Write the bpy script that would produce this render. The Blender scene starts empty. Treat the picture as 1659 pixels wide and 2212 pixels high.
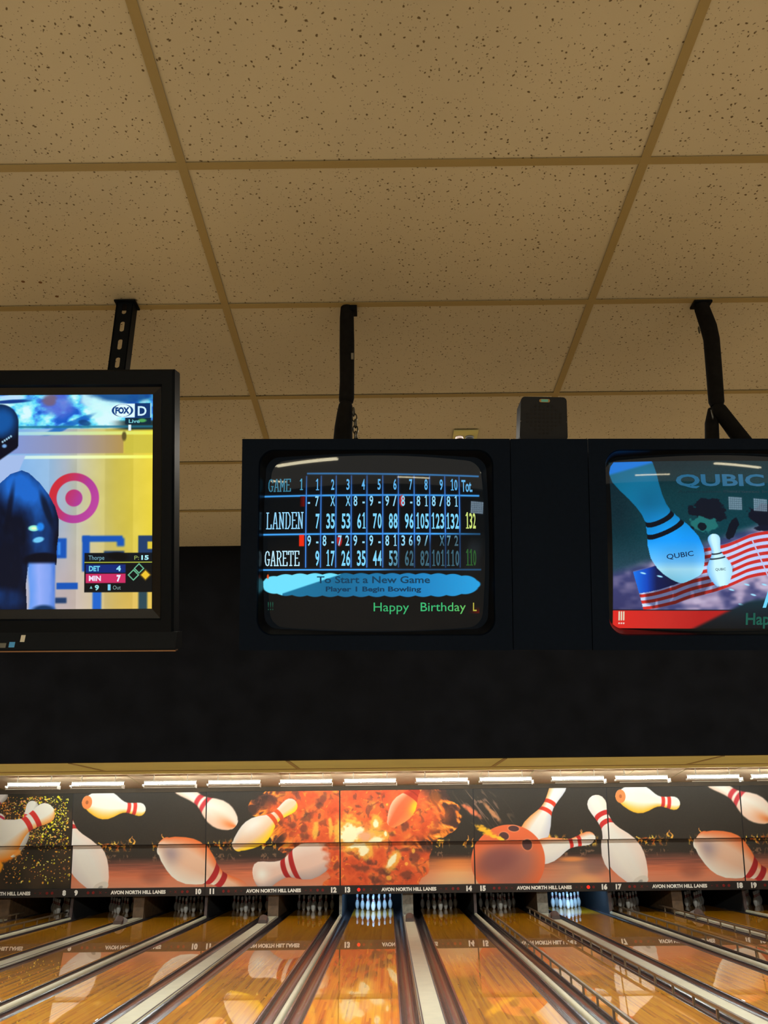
import bpy, bmesh, math, random
import numpy as np
from mathutils import Matrix, Vector
random.seed(4)
S = bpy.context.scene; COL = S.collection; PI = math.pi
# ---------------------------------------------------------------- camera
CAMZ = 1.9119
cd = bpy.data.cameras.new('camera'); cam = bpy.data.objects.new('camera', cd); COL.objects.link(cam); S.camera = cam
pt, ro, ya = .378773, -.011494, -.000843
Fv = Vector((math.sin(ya)*math.cos(pt), math.cos(ya)*math.cos(pt), math.sin(pt)))
R0 = Vector((math.cos(ya), -math.sin(ya), 0)); U0 = R0.cross(Fv)
Rv = R0*math.cos(ro)+U0*math.sin(ro); Uv = -R0*math.sin(ro)+U0*math.cos(ro)
cam.matrix_world = Matrix(((Rv.x, Uv.x, -Fv.x, 0), (Rv.y, Uv.y, -Fv.y, 0), (Rv.z, Uv.z, -Fv.z, CAMZ), (0, 0, 0, 1)))
cd.sensor_fit = 'VERTICAL'; cd.sensor_height = 36; cd.lens = 36*1748.72/2212; cd.clip_start = .05; cd.clip_end = 200
# ---------------------------------------------------------------- light of the place
w = bpy.data.worlds.new('world'); S.world = w; w.use_nodes = True
w.node_tree.nodes['Background'].inputs[0].default_value = (.05, .04, .03, 1); w.node_tree.nodes['Background'].inputs[1].default_value = .05
S.view_settings.view_transform = 'Standard'; S.view_settings.look = 'None'; S.view_settings.exposure = 0; S.view_settings.gamma = 1; S.view_settings.use_curve_mapping = False
TUBE = 80.; ROOM_TUBE = 44.; WARM = (1., .93, .80); COOL = (.95, 1., .95); TUBECOL = (.86, .98, 1.)
def area(name, loc, sx, sy, power, col, rot=(0,0,0)):
    l = bpy.data.lights.new(name, 'AREA'); l.shape = 'RECTANGLE'; l.size = sx; l.size_y = sy; l.energy = power; l.color = col
    o = bpy.data.objects.new(name, l); COL.objects.link(o); o.location = loc; o.rotation_euler = rot; return o
area('concourse_ceiling_lamps', (0, -4.5, 3.50), 14, 9, 430, WARM)
area('added_approach_fill', (0, 3.3, 3.545), 18, .3, 150, WARM)  # added unseen fill, brightens the ceiling near the bulkhead by floor bounce
area('lane_ceiling_lamps', (0, 9.2, 3.50), 20, .25, 400, COOL)
area('added_pin_fill', (0, 10.2, 3.48), 20, .25, 620, COOL, (math.radians(58), 0, 0))  # added unseen fill aimed at the pins, with no fixture of its own
# ---------------------------------------------------------------- helpers
def lin(c): return tuple(((v/255)/12.92 if v/255 <= .04045 else (((v/255)+.055)/1.055)**2.4) for v in c)
def tag(o, label=None, cat=None, group=None, kind=None):
    if label: o['label'] = label
    if cat: o['category'] = cat
    if group: o['group'] = group
    if kind: o['kind'] = kind
    return o
def thing(name, label, cat, loc=(0,0,0), group=None, mw=None):
    o = bpy.data.objects.new(name, None); COL.objects.link(o); o.empty_display_size = .1
    if mw is not None: o.matrix_world = mw
    else: o.location = loc
    return tag(o, label, cat, group)
class MB:
    def __init__(s): s.v = []; s.f = []; s.sm = False
    def add(s, vs, fs):
        n = len(s.v); s.v += [tuple(v) for v in vs]; s.f += [tuple(i+n for i in f) for f in fs]; return s
    def box(s, x0, x1, y0, y1, z0, z1):
        return s.add([(x0,y0,z0),(x1,y0,z0),(x1,y1,z0),(x0,y1,z0),(x0,y0,z1),(x1,y0,z1),(x1,y1,z1),(x0,y1,z1)],
                     [(0,3,2,1),(4,5,6,7),(0,1,5,4),(1,2,6,5),(2,3,7,6),(3,0,4,7)])
    def prism(s, prof, a0, a1, axis='y'):                            # closed profile swept along an axis
        n = len(prof)
        mk = {'y': lambda p, a: (p[0], a, p[1]), 'x': lambda p, a: (a, p[0], p[1]), 'z': lambda p, a: (p[0], p[1], a)}[axis]
        vs = [mk(p, a0) for p in prof]+[mk(p, a1) for p in prof]
        return s.add(vs, [(i, (i+1) % n, (i+1) % n+n, i+n) for i in range(n)]+[tuple(range(n))[::-1], tuple(range(n, 2*n))])
    def tube(s, pts, rad, seg=12, cap=True):
        pts = [Vector(p) for p in pts]; rings = []
        rad = rad if isinstance(rad, (list, tuple)) else [rad]*len(pts)
        up = None
        for i, p in enumerate(pts):
            d = (pts[min(i+1, len(pts)-1)]-pts[max(i-1, 0)]).normalized()
            if up is None: up = d.orthogonal().normalized()
            a = (up-d*up.dot(d)).normalized(); b = d.cross(a); up = a
            rings.append([p+(a*math.cos(2*PI*k/seg)+b*math.sin(2*PI*k/seg))*rad[i] for k in range(seg)])
        vs = [v for r in rings for v in r]; fs = []
        for i in range(len(pts)-1):
            for k in range(seg): fs.append((i*seg+k, i*seg+(k+1) % seg, (i+1)*seg+(k+1) % seg, (i+1)*seg+k))
        if cap: fs += [tuple(range(seg))[::-1], tuple(range((len(pts)-1)*seg, len(pts)*seg))]
        return s.add(vs, fs)
    def torus(s, c, ax, ay, R, Ry, r, n=14, m=6):                    # an oval ring in the plane of ax, ay
        c, ax, ay = Vector(c), Vector(ax).normalized(), Vector(ay).normalized()
        pts = [c+ax*R*math.cos(2*PI*k/n)+ay*Ry*math.sin(2*PI*k/n) for k in range(n)]; nz = ax.cross(ay); vs = []
        for p in pts:
            d = (p-c).normalized()
            for j in range(m): vs.append(p+d*r*math.cos(2*PI*j/m)+nz*r*math.sin(2*PI*j/m))
        return s.add(vs, [(i*m+j, ((i+1) % n)*m+j, ((i+1) % n)*m+(j+1) % m, i*m+(j+1) % m) for i in range(n) for j in range(m)])
    def ring(s, A, B):                                               # quads between two loops of equal length
        n = len(A); return s.add(list(A)+list(B), [(i, (i+1) % n, (i+1) % n+n, i+n) for i in range(n)])
    def mesh(s, name, bevel=0, smooth=False, merge=True):
        me = bpy.data.meshes.new(name); me.from_pydata(s.v, [], s.f)
        bm = bmesh.new(); bm.from_mesh(me)
        if merge: bmesh.ops.remove_doubles(bm, verts=bm.verts, dist=1e-5); bmesh.ops.dissolve_degenerate(bm, edges=bm.edges, dist=1e-6)
        bmesh.ops.recalc_face_normals(bm, faces=bm.faces)
        if bevel:
            es = [e for e in bm.edges if len(e.link_faces) == 2 and e.calc_face_angle(0) > .6]
            bmesh.ops.bevel(bm, geom=es, offset=bevel, segments=2, affect='EDGES', profile=.6)
        bm.to_mesh(me); bm.free()
        if smooth:
            for p in me.polygons: p.use_smooth = True
            me.set_sharp_from_angle(angle=.7)
        return me
    def build(s, name, m, parent=None, bevel=0, smooth=False, merge=True):
        me = s.mesh(name, bevel, smooth, merge); me.materials.append(m)
        o = bpy.data.objects.new(name, me); COL.objects.link(o)
        if parent: o.parent = parent
        return o
def struct(o, label=None): o['kind'] = 'structure'; return o
def rrect(cx, cy, hw, hh, r, n=8):                                   # rounded rectangle loop and the arc each point belongs to
    out = []
    for k, (sx, sy, a0) in enumerate(((1,1,0),(-1,1,PI/2),(-1,-1,PI),(1,-1,1.5*PI))):
        for i in range(n+1):
            a = a0+PI/2*i/n; out.append((cx+sx*(hw-r)+r*math.cos(a), cy+sy*(hh-r)+r*math.sin(a), (sx, sy)))
    return out
def grid_mesh(name, P, colr, m, parent=None, smooth=True):           # P: (ny, nx, 3) points, colr: (ny, nx, 3) 0..255 sRGB
    ny, nx = P.shape[:2]; me = bpy.data.meshes.new(name); N = nx*ny
    idx = np.arange(N).reshape(ny, nx); q = np.stack([idx[:-1,:-1], idx[:-1,1:], idx[1:,1:], idx[1:,:-1]], -1).reshape(-1, 4)
    me.vertices.add(N); me.vertices.foreach_set('co', P.astype(np.float32).ravel())
    me.loops.add(q.size); me.loops.foreach_set('vertex_index', q.astype(np.int32).ravel())
    me.polygons.add(len(q)); me.polygons.foreach_set('loop_start', (np.arange(len(q))*4).astype(np.int32))
    if smooth: me.polygons.foreach_set('use_smooth', np.ones(len(q), bool))
    me.update(calc_edges=True)
    c = np.clip(colr, 0, 255)/255.; c = np.where(c <= .04045, c/12.92, ((c+.055)/1.055)**2.4)
    a = me.color_attributes.new('Print', 'FLOAT_COLOR', 'POINT'); a.data.foreach_set('color', np.concatenate([c, np.ones((ny, nx, 1))], -1).astype(np.float32).ravel())
    me.materials.append(m); o = bpy.data.objects.new(name, me); COL.objects.link(o)
    if parent: o.parent = parent
    return o
_tc = {}
def text_geo(txt, bold=0., sp=1.):                                   # flat triangles of a line of lettering, cap height 1, left at 0
    key = (txt, bold, sp)
    if key in _tc: return _tc[key]
    c = bpy.data.curves.new('t', 'FONT'); c.body = txt; c.size = 1.; c.offset = bold; c.space_character = sp; c.resolution_u = 3; c.fill_mode = 'FRONT'
    o = bpy.data.objects.new('t', c); COL.objects.link(o); dg = bpy.context.evaluated_depsgraph_get(); dg.update()
    me = o.evaluated_get(dg).to_mesh(); v = np.array([tuple(q.co) for q in me.vertices]).reshape(-1, 3); f = [tuple(p.vertices) for p in me.polygons]
    o.evaluated_get(dg).to_mesh_clear(); bpy.data.objects.remove(o); bpy.data.curves.remove(c)
    if len(v): v = v/.729
    _tc[key] = (v, f); return v, f
# ---------------------------------------------------------------- materials
def nm(name):
    m = bpy.data.materials.new(name); m.use_nodes = True; nt = m.node_tree; return m, nt, nt.nodes['Principled BSDF']
def mat(name, rgb, rough=.5, metal=0, spec=.5, emit=None, es=0, coat=0, vary=.0, vs=30.):
    m, nt, b = nm(name); c = lin(rgb); b.inputs['Base Color'].default_value = (*c, 1); b.inputs['Roughness'].default_value = rough
    b.inputs['Metallic'].default_value = metal; b.inputs['Specular IOR Level'].default_value = spec; b.inputs['Coat Weight'].default_value = coat
    if emit: b.inputs['Emission Color'].default_value = (*emit, 1); b.inputs['Emission Strength'].default_value = es
    if vary:
        tc = nt.nodes.new('ShaderNodeTexCoord'); n = nt.nodes.new('ShaderNodeTexNoise'); n.inputs['Scale'].default_value = vs; n.inputs['Detail'].default_value = 4
        r = nt.nodes.new('ShaderNodeValToRGB'); r.color_ramp.elements[0].position = .3; r.color_ramp.elements[1].position = .7
        r.color_ramp.elements[0].color = (*[v*(1-vary) for v in c], 1); r.color_ramp.elements[1].color = (*[min(1, v*(1+vary)) for v in c], 1)
        nt.links.new(tc.outputs['Object'], n.inputs['Vector']); nt.links.new(n.outputs['Fac'], r.inputs['Fac']); nt.links.new(r.outputs['Color'], b.inputs['Base Color'])
    return m
def N(nt, t, **kw):
    n = nt.nodes.new(t)
    for k, v in kw.items():
        if k in n.inputs: n.inputs[k].default_value = v
        else: setattr(n, k, v)
    return n
def m_print():
    m, nt, b = nm('printed_panel'); a = N(nt, 'ShaderNodeAttribute', attribute_name='Print'); nt.links.new(a.outputs['Color'], b.inputs['Base Color'])
    b.inputs['Roughness'].default_value = .45; b.inputs['Specular IOR Level'].default_value = .25; return m
def m_screen(name, rough, es=1.):
    m, nt, b = nm(name); a = N(nt, 'ShaderNodeAttribute', attribute_name='Print'); b.inputs['Base Color'].default_value = (.004, .005, .006, 1)
    b.inputs['Roughness'].default_value = rough; b.inputs['Specular IOR Level'].default_value = .15; nt.links.new(a.outputs['Color'], b.inputs['Emission Color']); b.inputs['Emission Strength'].default_value = es; return m
def m_ceiling(rgb, dark):
    m, nt, b = nm('acoustic_tile'); L = nt.links.new; tc = N(nt, 'ShaderNodeTexCoord')
    mp = N(nt, 'ShaderNodeMapping'); mp.inputs['Scale'].default_value = (1, 1, 1); L(tc.outputs['Object'], mp.inputs['Vector'])
    wn = N(nt, 'ShaderNodeTexNoise', Scale=60., Detail=2.); L(mp.outputs[0], wn.inputs['Vector'])
    mx = N(nt, 'ShaderNodeMix', data_type='VECTOR'); mx.inputs[0].default_value = .012; L(mp.outputs[0], mx.inputs[4]); L(wn.outputs['Color'], mx.inputs[5])
    out = None
    for sc, th, am in ((62., .21, 1.), (110., .19, .8)):
        v = N(nt, 'ShaderNodeTexVoronoi', Scale=sc); v.inputs['Randomness'].default_value = 1; L(mx.outputs[1], v.inputs['Vector'])
        sel = N(nt, 'ShaderNodeSeparateColor'); L(v.outputs['Color'], sel.inputs[0])
        g = N(nt, 'ShaderNodeMath', operation='GREATER_THAN'); g.inputs[1].default_value = .2; L(sel.outputs[0], g.inputs[0])
        r = N(nt, 'ShaderNodeMapRange'); r.inputs['From Min'].default_value = th; r.inputs['From Max'].default_value = th*.6; r.inputs['To Max'].default_value = am; L(v.outputs['Distance'], r.inputs['Value'])
        k = N(nt, 'ShaderNodeMath', operation='MULTIPLY'); L(g.outputs[0], k.inputs[0]); L(r.outputs[0], k.inputs[1])
        if out is None: out = k
        else:
            a = N(nt, 'ShaderNodeMath', operation='MAXIMUM'); L(out.outputs[0], a.inputs[0]); L(k.outputs[0], a.inputs[1]); out = a
    bn = N(nt, 'ShaderNodeTexNoise', Scale=1.1, Detail=3.); L(tc.outputs['Object'], bn.inputs['Vector'])
    br = N(nt, 'ShaderNodeValToRGB'); c = lin(rgb); br.color_ramp.elements[0].position = .35; br.color_ramp.elements[1].position = .65
    br.color_ramp.elements[0].color = (*[q*.92 for q in c], 1); br.color_ramp.elements[1].color = (*[q*1.06 for q in c], 1); L(bn.outputs['Fac'], br.inputs['Fac'])
    cm = N(nt, 'ShaderNodeMix', data_type='RGBA'); L(out.outputs[0], cm.inputs[0]); L(br.outputs[0], cm.inputs[6]); cm.inputs[7].default_value = (*lin(dark), 1)
    L(cm.outputs[2], b.inputs['Base Color']); b.inputs['Roughness'].default_value = .95; b.inputs['Specular IOR Level'].default_value = .1; return m
def m_wood():
    m, nt, b = nm('lane_wood'); L = nt.links.new; tc = N(nt, 'ShaderNodeTexCoord'); sp = N(nt, 'ShaderNodeSeparateXYZ'); L(tc.outputs['Object'], sp.inputs[0])
    bx = N(nt, 'ShaderNodeMath', operation='MULTIPLY'); bx.inputs[1].default_value = 37.; L(sp.outputs[0], bx.inputs[0])
    fl = N(nt, 'ShaderNodeMath', operation='FLOOR'); L(bx.outputs[0], fl.inputs[0])
    w1 = N(nt, 'ShaderNodeTexWhiteNoise', noise_dimensions='1D'); L(fl.outputs[0], w1.inputs['W'])
    yy = N(nt, 'ShaderNodeMath', operation='MULTIPLY_ADD'); yy.inputs[1].default_value = .55; L(sp.outputs[1], yy.inputs[0])
    k = N(nt, 'ShaderNodeMath', operation='MULTIPLY'); k.inputs[1].default_value = 9.; L(w1.outputs['Value'], k.inputs[0]); L(k.outputs[0], yy.inputs[2])
    fy = N(nt, 'ShaderNodeMath', operation='FLOOR'); L(yy.outputs[0], fy.inputs[0])
    cb = N(nt, 'ShaderNodeCombineXYZ'); L(fl.outputs[0], cb.inputs[0]); L(fy.outputs[0], cb.inputs[1])
    w2 = N(nt, 'ShaderNodeTexWhiteNoise', noise_dimensions='3D'); L(cb.outputs[0], w2.inputs['Vector'])
    mp = N(nt, 'ShaderNodeMapping'); mp.inputs['Scale'].default_value = (60, 1.2, 1); L(tc.outputs['Object'], mp.inputs['Vector'])
    gr = N(nt, 'ShaderNodeTexNoise', Scale=1., Detail=5.); L(mp.outputs[0], gr.inputs['Vector'])
    ad = N(nt, 'ShaderNodeMath', operation='MULTIPLY_ADD'); ad.inputs[1].default_value = .45; L(w2.outputs['Value'], ad.inputs[0])
    g2 = N(nt, 'ShaderNodeMath', operation='MULTIPLY'); g2.inputs[1].default_value = .6; L(gr.outputs['Fac'], g2.inputs[0]); L(g2.outputs[0], ad.inputs[2])
    r = N(nt, 'ShaderNodeValToRGB'); e = r.color_ramp.elements; e[0].position = .18; e[0].color = (*lin((138,82,2)), 1); e[1].position = .85; e[1].color = (*lin((212,150,6)), 1)
    x = r.color_ramp.elements.new(.45); x.color = (*lin((186,118,2)), 1); L(ad.outputs[0], r.inputs['Fac']); L(r.outputs[0], b.inputs['Base Color'])
    b.inputs['Roughness'].default_value = .5; b.inputs['Specular IOR Level'].default_value = .1; b.inputs['Coat Weight'].default_value = 1.0; b.inputs['Coat Roughness'].default_value = .012; b.inputs['Coat IOR'].default_value = 1.55
    nb = N(nt, 'ShaderNodeTexNoise', Scale=3., Detail=2.); L(mp.outputs[0], nb.inputs['Vector']); bp = N(nt, 'ShaderNodeBump', Strength=.002, Distance=.002); L(gr.outputs['Fac'], bp.inputs['Height']); L(bp.outputs[0], b.inputs['Coat Normal'])
    return m
def m_pin():
    m, nt, b = nm('pin_coating'); L = nt.links.new; tc = N(nt, 'ShaderNodeTexCoord'); sp = N(nt, 'ShaderNodeSeparateXYZ'); L(tc.outputs['Object'], sp.inputs[0])
    r = N(nt, 'ShaderNodeValToRGB'); r.color_ramp.interpolation = 'CONSTANT'; W = (*lin((232,228,218)), 1); Rd = (*lin((190,30,36)), 1)
    e = r.color_ramp.elements; e[0].position = 0; e[0].color = W; e[1].position = .605; e[1].color = Rd
    for p, c in ((.645, W), (.695, Rd), (.735, W)): q = e.new(p); q.color = c
    d = N(nt, 'ShaderNodeMath', operation='DIVIDE'); d.inputs[1].default_value = .381; L(sp.outputs[2], d.inputs[0]); L(d.outputs[0], r.inputs['Fac']); L(r.outputs[0], b.inputs['Base Color'])
    b.inputs['Roughness'].default_value = .3; return m
M = dict(tile=m_ceiling((207,200,176), (112,98,72)), rail=mat('grid_rail', (168,150,100), .6), black=mat('black_wall', (18,20,25), .95, spec=.1, vary=.3, vs=6.),
         plastic=mat('cabinet_black', (9,18,31), .6, spec=.05, vary=.12, vs=90.), tvplastic=mat('television_black', (9,14,20), .55, spec=.1, vary=.1, vs=70.), gloss=mat('gloss_black', (8,8,10), .33, spec=.35), wood=m_wood(), gutter=mat('gutter_grey', (54,46,46), .2, spec=.6, vary=.3, vs=9.), cap=mat('divider_cream', (184,178,150), .4, vary=.06, vs=5.),
         capedge=mat('divider_edge', (74,58,54), .5), printm=m_print(), seam=mat('board_dark', (34,28,24), .6), board=mat('board_black', (36,32,30), .5), letter=mat('board_letter', (240,236,224), .6), pin=m_pin(),
         led_off=mat('indicator_dark', (120,24,20), .5), led_on=mat('indicator_lit', (190,16,10), .4, emit=(1., .03, .015), es=.9), gap_shade=mat('gap_shade_brown', (72,56,38), .8, vary=.15, vs=3.), white=mat('lamp_white', (236,232,220), .5), tube=mat('tube', (255,250,235), .4, emit=TUBECOL, es=TUBE), rtube=mat('room_tube', (255,250,235), .4, emit=(1., .9, .62), es=ROOM_TUBE),
         pit=mat('pit_black', (14,13,13), .9), kick=mat('kickback_brown', (92,68,44), .6, vary=.4, vs=7.), post=mat('post_grey', (120,112,98), .6, vary=.35, vs=12.), hood=mat('hood_brown', (72,54,48), .4), hoodtop=mat('hood_grey', (150,146,142), .35), steel=mat('rail_brown_metal', (126,108,84), .35, metal=.6), chrome=mat('chain_steel', (84,82,74), .35, metal=.9),
         sleeve=mat('black_foam_sleeve', (20,19,18), .95, spec=.15, vary=.3, vs=60.), approach=mat('approach_maple', (196,174,142), .3, vary=.1, vs=3.), soffit=mat('soffit_tile', (222,220,150), .95, vary=.07, vs=4.), cream=mat('cream_tile', (180,152,116), .95, vary=.05, vs=5.), wallp=mat('room_wall', (190,168,130), .9), lcd=m_screen('lcd_picture', .25), crt=m_screen('tube_picture', .03), ink=m_screen('lit_lettering', .2))
# ---------------------------------------------------------------- picture painting (numpy, for prints and screens)
def sm(a, b, x):
    t = np.clip((x-a)/(b-a+1e-9), 0, 1); return t*t*(3-2*t)
_rng = np.random.RandomState(7); _LAT = _rng.rand(256, 256)
def vnoise(x, y):
    xi = np.floor(x).astype(int); yi = np.floor(y).astype(int); fx = x-xi; fy = y-yi
    fx = fx*fx*(3-2*fx); fy = fy*fy*(3-2*fy)
    g = lambda i, j: _LAT[(yi+j) & 255, (xi+i) & 255]
    return (g(0,0)*(1-fx)+g(1,0)*fx)*(1-fy)+(g(0,1)*(1-fx)+g(1,1)*fx)*fy
def fbm(x, y, o=4):
    s = 0; a = .5; t = 0
    for k in range(o):
        s = s+a*vnoise(x+17.3*k, y+9.1*k); t += a; x = x*2.03; y = y*2.03; a *= .5
    return s/t
def ridge(x, y, o=3):
    s = 0; a = .6; t = 0
    for k in range(o):
        s = s+a*(1-np.abs(2*vnoise(x+31.7*k, y+5.3*k)-1)); t += a; x = x*2.1; y = y*2.1; a *= .5
    return s/t
C3 = lambda *c: np.array(c, float)
def ramp(v, stops):
    v = np.asarray(v); out = np.zeros(v.shape+(3,)); xs = [s[0] for s in stops]
    for c in range(3): out[..., c] = np.interp(v, xs, [s[1][c] for s in stops])
    return out
def over(img, m, col):
    m = np.clip(m, 0, 1)[..., None]; img[:] = img*(1-m)+np.asarray(col)*m
PT = [0,.05,.15,.225,.3,.392,.483,.575,.625,.667,.725,.783,.842,.9,.945,.975,.992,1]
PR = [.068,.094,.130,.150,.159,.152,.123,.082,.066,.060,.0625,.070,.080,.085,.076,.056,.032,0]
def pin2d(img, x, y, base, head, w0, w1, left, mid, right, base_col=None, base_e=.05, stripe=(205,55,45), curve=.02, soft=1., fade=None, stripes=True, hi=None, alpha=1., s1=.655, s2=.735, sw=.02, tp=1.):
    bx, by = base; hx, hy = head; dx, dy = hx-bx, hy-by; L = math.hypot(dx, dy); dx /= L; dy /= L
    t = ((x-bx)*dx+(y-by)*dy)/L; s = -(x-bx)*dy+(y-by)*dx         # s > 0 on the right of the way to the head (image y down)
    w = w0+(w1-w0)*np.clip(t, 0, 1)
    t = np.where((t > 0) & (t < 1), np.clip(t, 1e-6, 1)**tp, t)
    r = np.interp(t, PT, PR)*L*w
    rb = PR[0]*L*w0*np.sqrt(np.clip(1-(t/base_e)**2, 0, 1))
    r = np.where(t < 0, np.where(t > -base_e, rb, 0), np.where(t > 1, 0, r))
    q = np.clip(s/(r+1e-6), -1, 1)
    m = sm(r+soft*.7, r-soft*.7, np.abs(s))*(r > 0)*alpha
    if fade is not None: m = m*fade(t, q)
    col = ramp((q+1)/2, [(0, left), (.33, mid), (.62, mid), (1, right)])
    if hi is not None:
        ht, hq, hs, hc = hi; g = np.exp(-((t-ht)/hs)**2-((q-hq)/.5)**2); over(col, g, hc)
    if stripes:
        tt = t-curve*np.sqrt(np.clip(1-q*q, 0, 1)); e = soft*.6/L
        for c in (s1, s2): over(col, sm(sw+e, sw-e, np.abs(tt-c)), np.clip(np.array(stripe)*(.45+.55*(col.mean(-1, keepdims=True)/225)), 0, 255))
    if base_col is not None:
        eb = ((t/base_e)**2+(s/(PR[0]*L*w0))**2); over(col, sm(1.1, .9, eb), base_col)
        over(col, sm(.12, .05, eb), np.array(base_col)*.75)
    over(img, m, col)
def blob(x, y, cx, cy, rx, ry, a=0., n=None, soft=.25):
    c, s = math.cos(a), math.sin(a); u = ((x-cx)*c+(y-cy)*s)/rx; v = (-(x-cx)*s+(y-cy)*c)/ry
    d = np.sqrt(u*u+v*v)
    if n is not None: d = d+n
    return sm(1+soft, 1-soft, d)
def rp(x, y): return (x, y+.0115*(x-735))
W3 = (238,229,214)
def horizon_flames(img, x, y):
    warp = 5*(fbm(x/9, y/9, 2)-.5)
    rg = ridge((x+warp)/7.5, (y-.35*x*0+warp)/10, 2)
    gate = sm(.42, .56, fbm(x/19+3, y*0+1.7, 2))
    band = sm(1806, 1819, y+8*(fbm(x/6, y*0, 2)-.5))*sm(1838, 1828, y)
    f = sm(.70, .82, rg)*band*gate
    over(img, f, ramp(fbm(x/6, y/6, 2), [(.3,(190,95,40)),(.5,(245,165,60)),(.7,(255,215,90))]))
    r2 = ridge((x+warp)/8, (3668-y+warp)/11, 2)
    over(img, .45*sm(.74, .84, r2)*gate*sm(1840, 1844, y)*sm(1860, 1850, y), (190,140,105))
def tongue(img, x, y, cx, y0, y1, w, lean=0.):
    t = np.clip((y0-y)/(y0-y1), 0, 1); c = cx+lean*t+2.2*np.sin(t*6+cx)
    m = sm(w*(1-t)+1, w*(1-t)*.4, np.abs(x-c))*(y < y0)*(y > y1)
    over(img, m*(.55+.6*vnoise(x/2.5, y/4)), ramp(t, [(0,(250,190,70)),(1,(235,150,80))]))
def floor_print(img, x, y):
    n = fbm(x/60, y/3.2, 3); st = fbm(x/90+8, y/1.3, 2)
    c = ramp((y-1846)/66+.25*(n-.5)+.1*(st-.5), [(0,(62,48,42)),(.18,(98,66,56)),(.38,(150,88,70)),(.6,(212,118,82)),(.8,(216,132,98)),(1,(214,140,108))])
    over(img, sm(1842, 1858, y), c)
    g = np.exp(-((x-985)/62)**2)
    over(img, g*sm(1850, 1864, y), ramp((y-1856)/56+.12*(st-.5), [(0,(205,118,62)),(.35,(240,150,85)),(.6,(238,176,120)),(1,(226,182,134))]))
    g = np.exp(-((x-1240)/58)**2)
    over(img, g*sm(1850, 1866, y), ramp((y-1856)/56+.12*(st-.5), [(0,(120,80,68)),(.4,(196,138,104)),(1,(206,150,118))]))
    over(img, .8*blob(x, y, 1235, 1862, 26, 5, soft=.6), (240,150,80))
    over(img, .7*blob(x, y, 1285, 1878, 26, 16, soft=.6), (130,100,92))
    over(img, .7*blob(x, y, 1262, 1912, 36, 16, soft=.5), (240,170,110))
    over(img, .5*blob(x, y, 330, 1890, 24, 14, soft=.6), (130,78,66))
def explosion(img, x, y):
    wx = 16*(fbm(x/30, y/30)-.5); wy = 16*(fbm(x/30+40, y/30+11)-.5)
    X, Y = x+wx, y+wy
    edge = 26*(fbm(x/16+9, y/16+4, 3)-.5)
    ys = [1700,1720,1740,1765,1790,1816,1830,1860,1880,1895,1915]
    xl = np.interp(y, ys, [572,556,540,552,575,588,600,640,700,715,690])+edge
    xr = np.interp(y, ys, [958,972,988,998,992,946,934,928,924,918,902])+edge*np.interp(y, ys, [1,1,1,1,1,.9,.3,.2,.6,1,1])
    inn = np.minimum(x-xl, xr-x)                                    # px inside the fireball
    m = sm(-1.5, 2.5, inn)
    n = fbm(X/26, Y/26, 5); n2 = fbm(X/11+50, Y/11+20, 4)
    base = ramp(.6*n+.4*n2, [(.2,(176,70,44)),(.38,(212,86,50)),(.52,(224,96,54)),(.66,(230,112,58)),(.82,(240,152,72))])
    over(base, sm(.64, .76, fbm(X/15+80, Y/20+70, 4))*.6, (98,62,56))
    over(base, .6*blob(x, y, 782, 1808, 44, 28, 0, None, .6), (250,190,96))
    rg = ridge((X+.4*Y)/24+3, (Y-.3*X)/19, 3)
    over(base, sm(.84, .95, rg)*.65, (248,164,60))
    sw = ridge((X-.6*Y)/34+21, (Y+.5*X)/26+4, 2); over(base, sm(.80, .92, sw)*.55*sm(.45, .6, n), (120,66,52))
    band = sm(75, 12, inn)*sm(1850, 1835, y)
    rf = ridge((X*.9+.5*(y-1780)*np.sign(780-x))/17+11, (Y*.55)/13, 3)
    fil = ramp(rf, [(.45,(66,50,44)),(.60,(104,66,52)),(.68,(206,106,44)),(.80,(240,146,56)),(.92,(252,196,90))])
    over(base, band*.95, fil)
    over(img, m, base)
    nz = .9*(fbm(x/8, y/8, 3)-.5)
    for cx, cy, rx, ry, a in [(666,1764,8,17,.3),(657,1790,8,7,0),(698,1722,6,14,.2),(690,1738,7,6,0),(657,1805,10,8,0),(786,1876,18,8,-.2),(830,1884,14,8,0),(897,1855,9,12,0),(872,1838,12,5,-.4),(826,1796,15,4,-.2),(800,1862,14,6,0),(772,1852,5,6,0),(858,1838,8,4,.3),(878,1893,9,8,0),(812,1902,10,6,0),(850,1802,5,5,0),(775,1742,6,3,0),(874,1785,6,9,0),(640,1712,7,8,.4),(728,1870,5,10,0),(815,1712,5,4,0),(815,1815,8,3,0),(850,1878,9,3,0),(590,1725,10,7,.6),(630,1778,9,8,0)]:
        over(img, .66*blob(x+.8*wx, y+.8*wy, cx, cy, rx*1.15, ry*.9, a+.3, 1.5*nz, .5), (92,58,52))
    for cx, cy, rx, ry, a in [(752,1797,24,26,0),(800,1812,26,14,-.3),(790,1838,13,14,0),(850,1861,9,20,.6),(812,1778,10,14,0),(770,1828,26,7,-.15),(715,1790,4,18,0),(683,1792,5,16,.1),(833,1803,5,8,0),(836,1738,2,2,0),(842,1761,2,2,0),(878,1868,3,3,0),(840,1898,4,4,0),(893,1840,3,4,0),(760,1773,16,3,.3)]:
        over(img, .8*blob(x, y, cx, cy, rx*1.3, ry*1.3, a, nz, .35), (250,190,78))
    for cx, cy, rx, ry, a in [(756,1800,19,22,0),(778,1792,8,8,0),(812,1815,16,8,-.3),(812,1780,6,9,0),(786,1838,10,11,.5),(846,1862,6,17,.6),(772,1828,18,4,-.15),(833,1801,3,6,0)]:
        over(img, blob(x, y, cx, cy, rx, ry, a, nz, .3), (255,244,196))
    over(img, .8*blob(x, y, 790, 1806, 14, 10, 0, nz, .5), (240,170,140))
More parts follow.
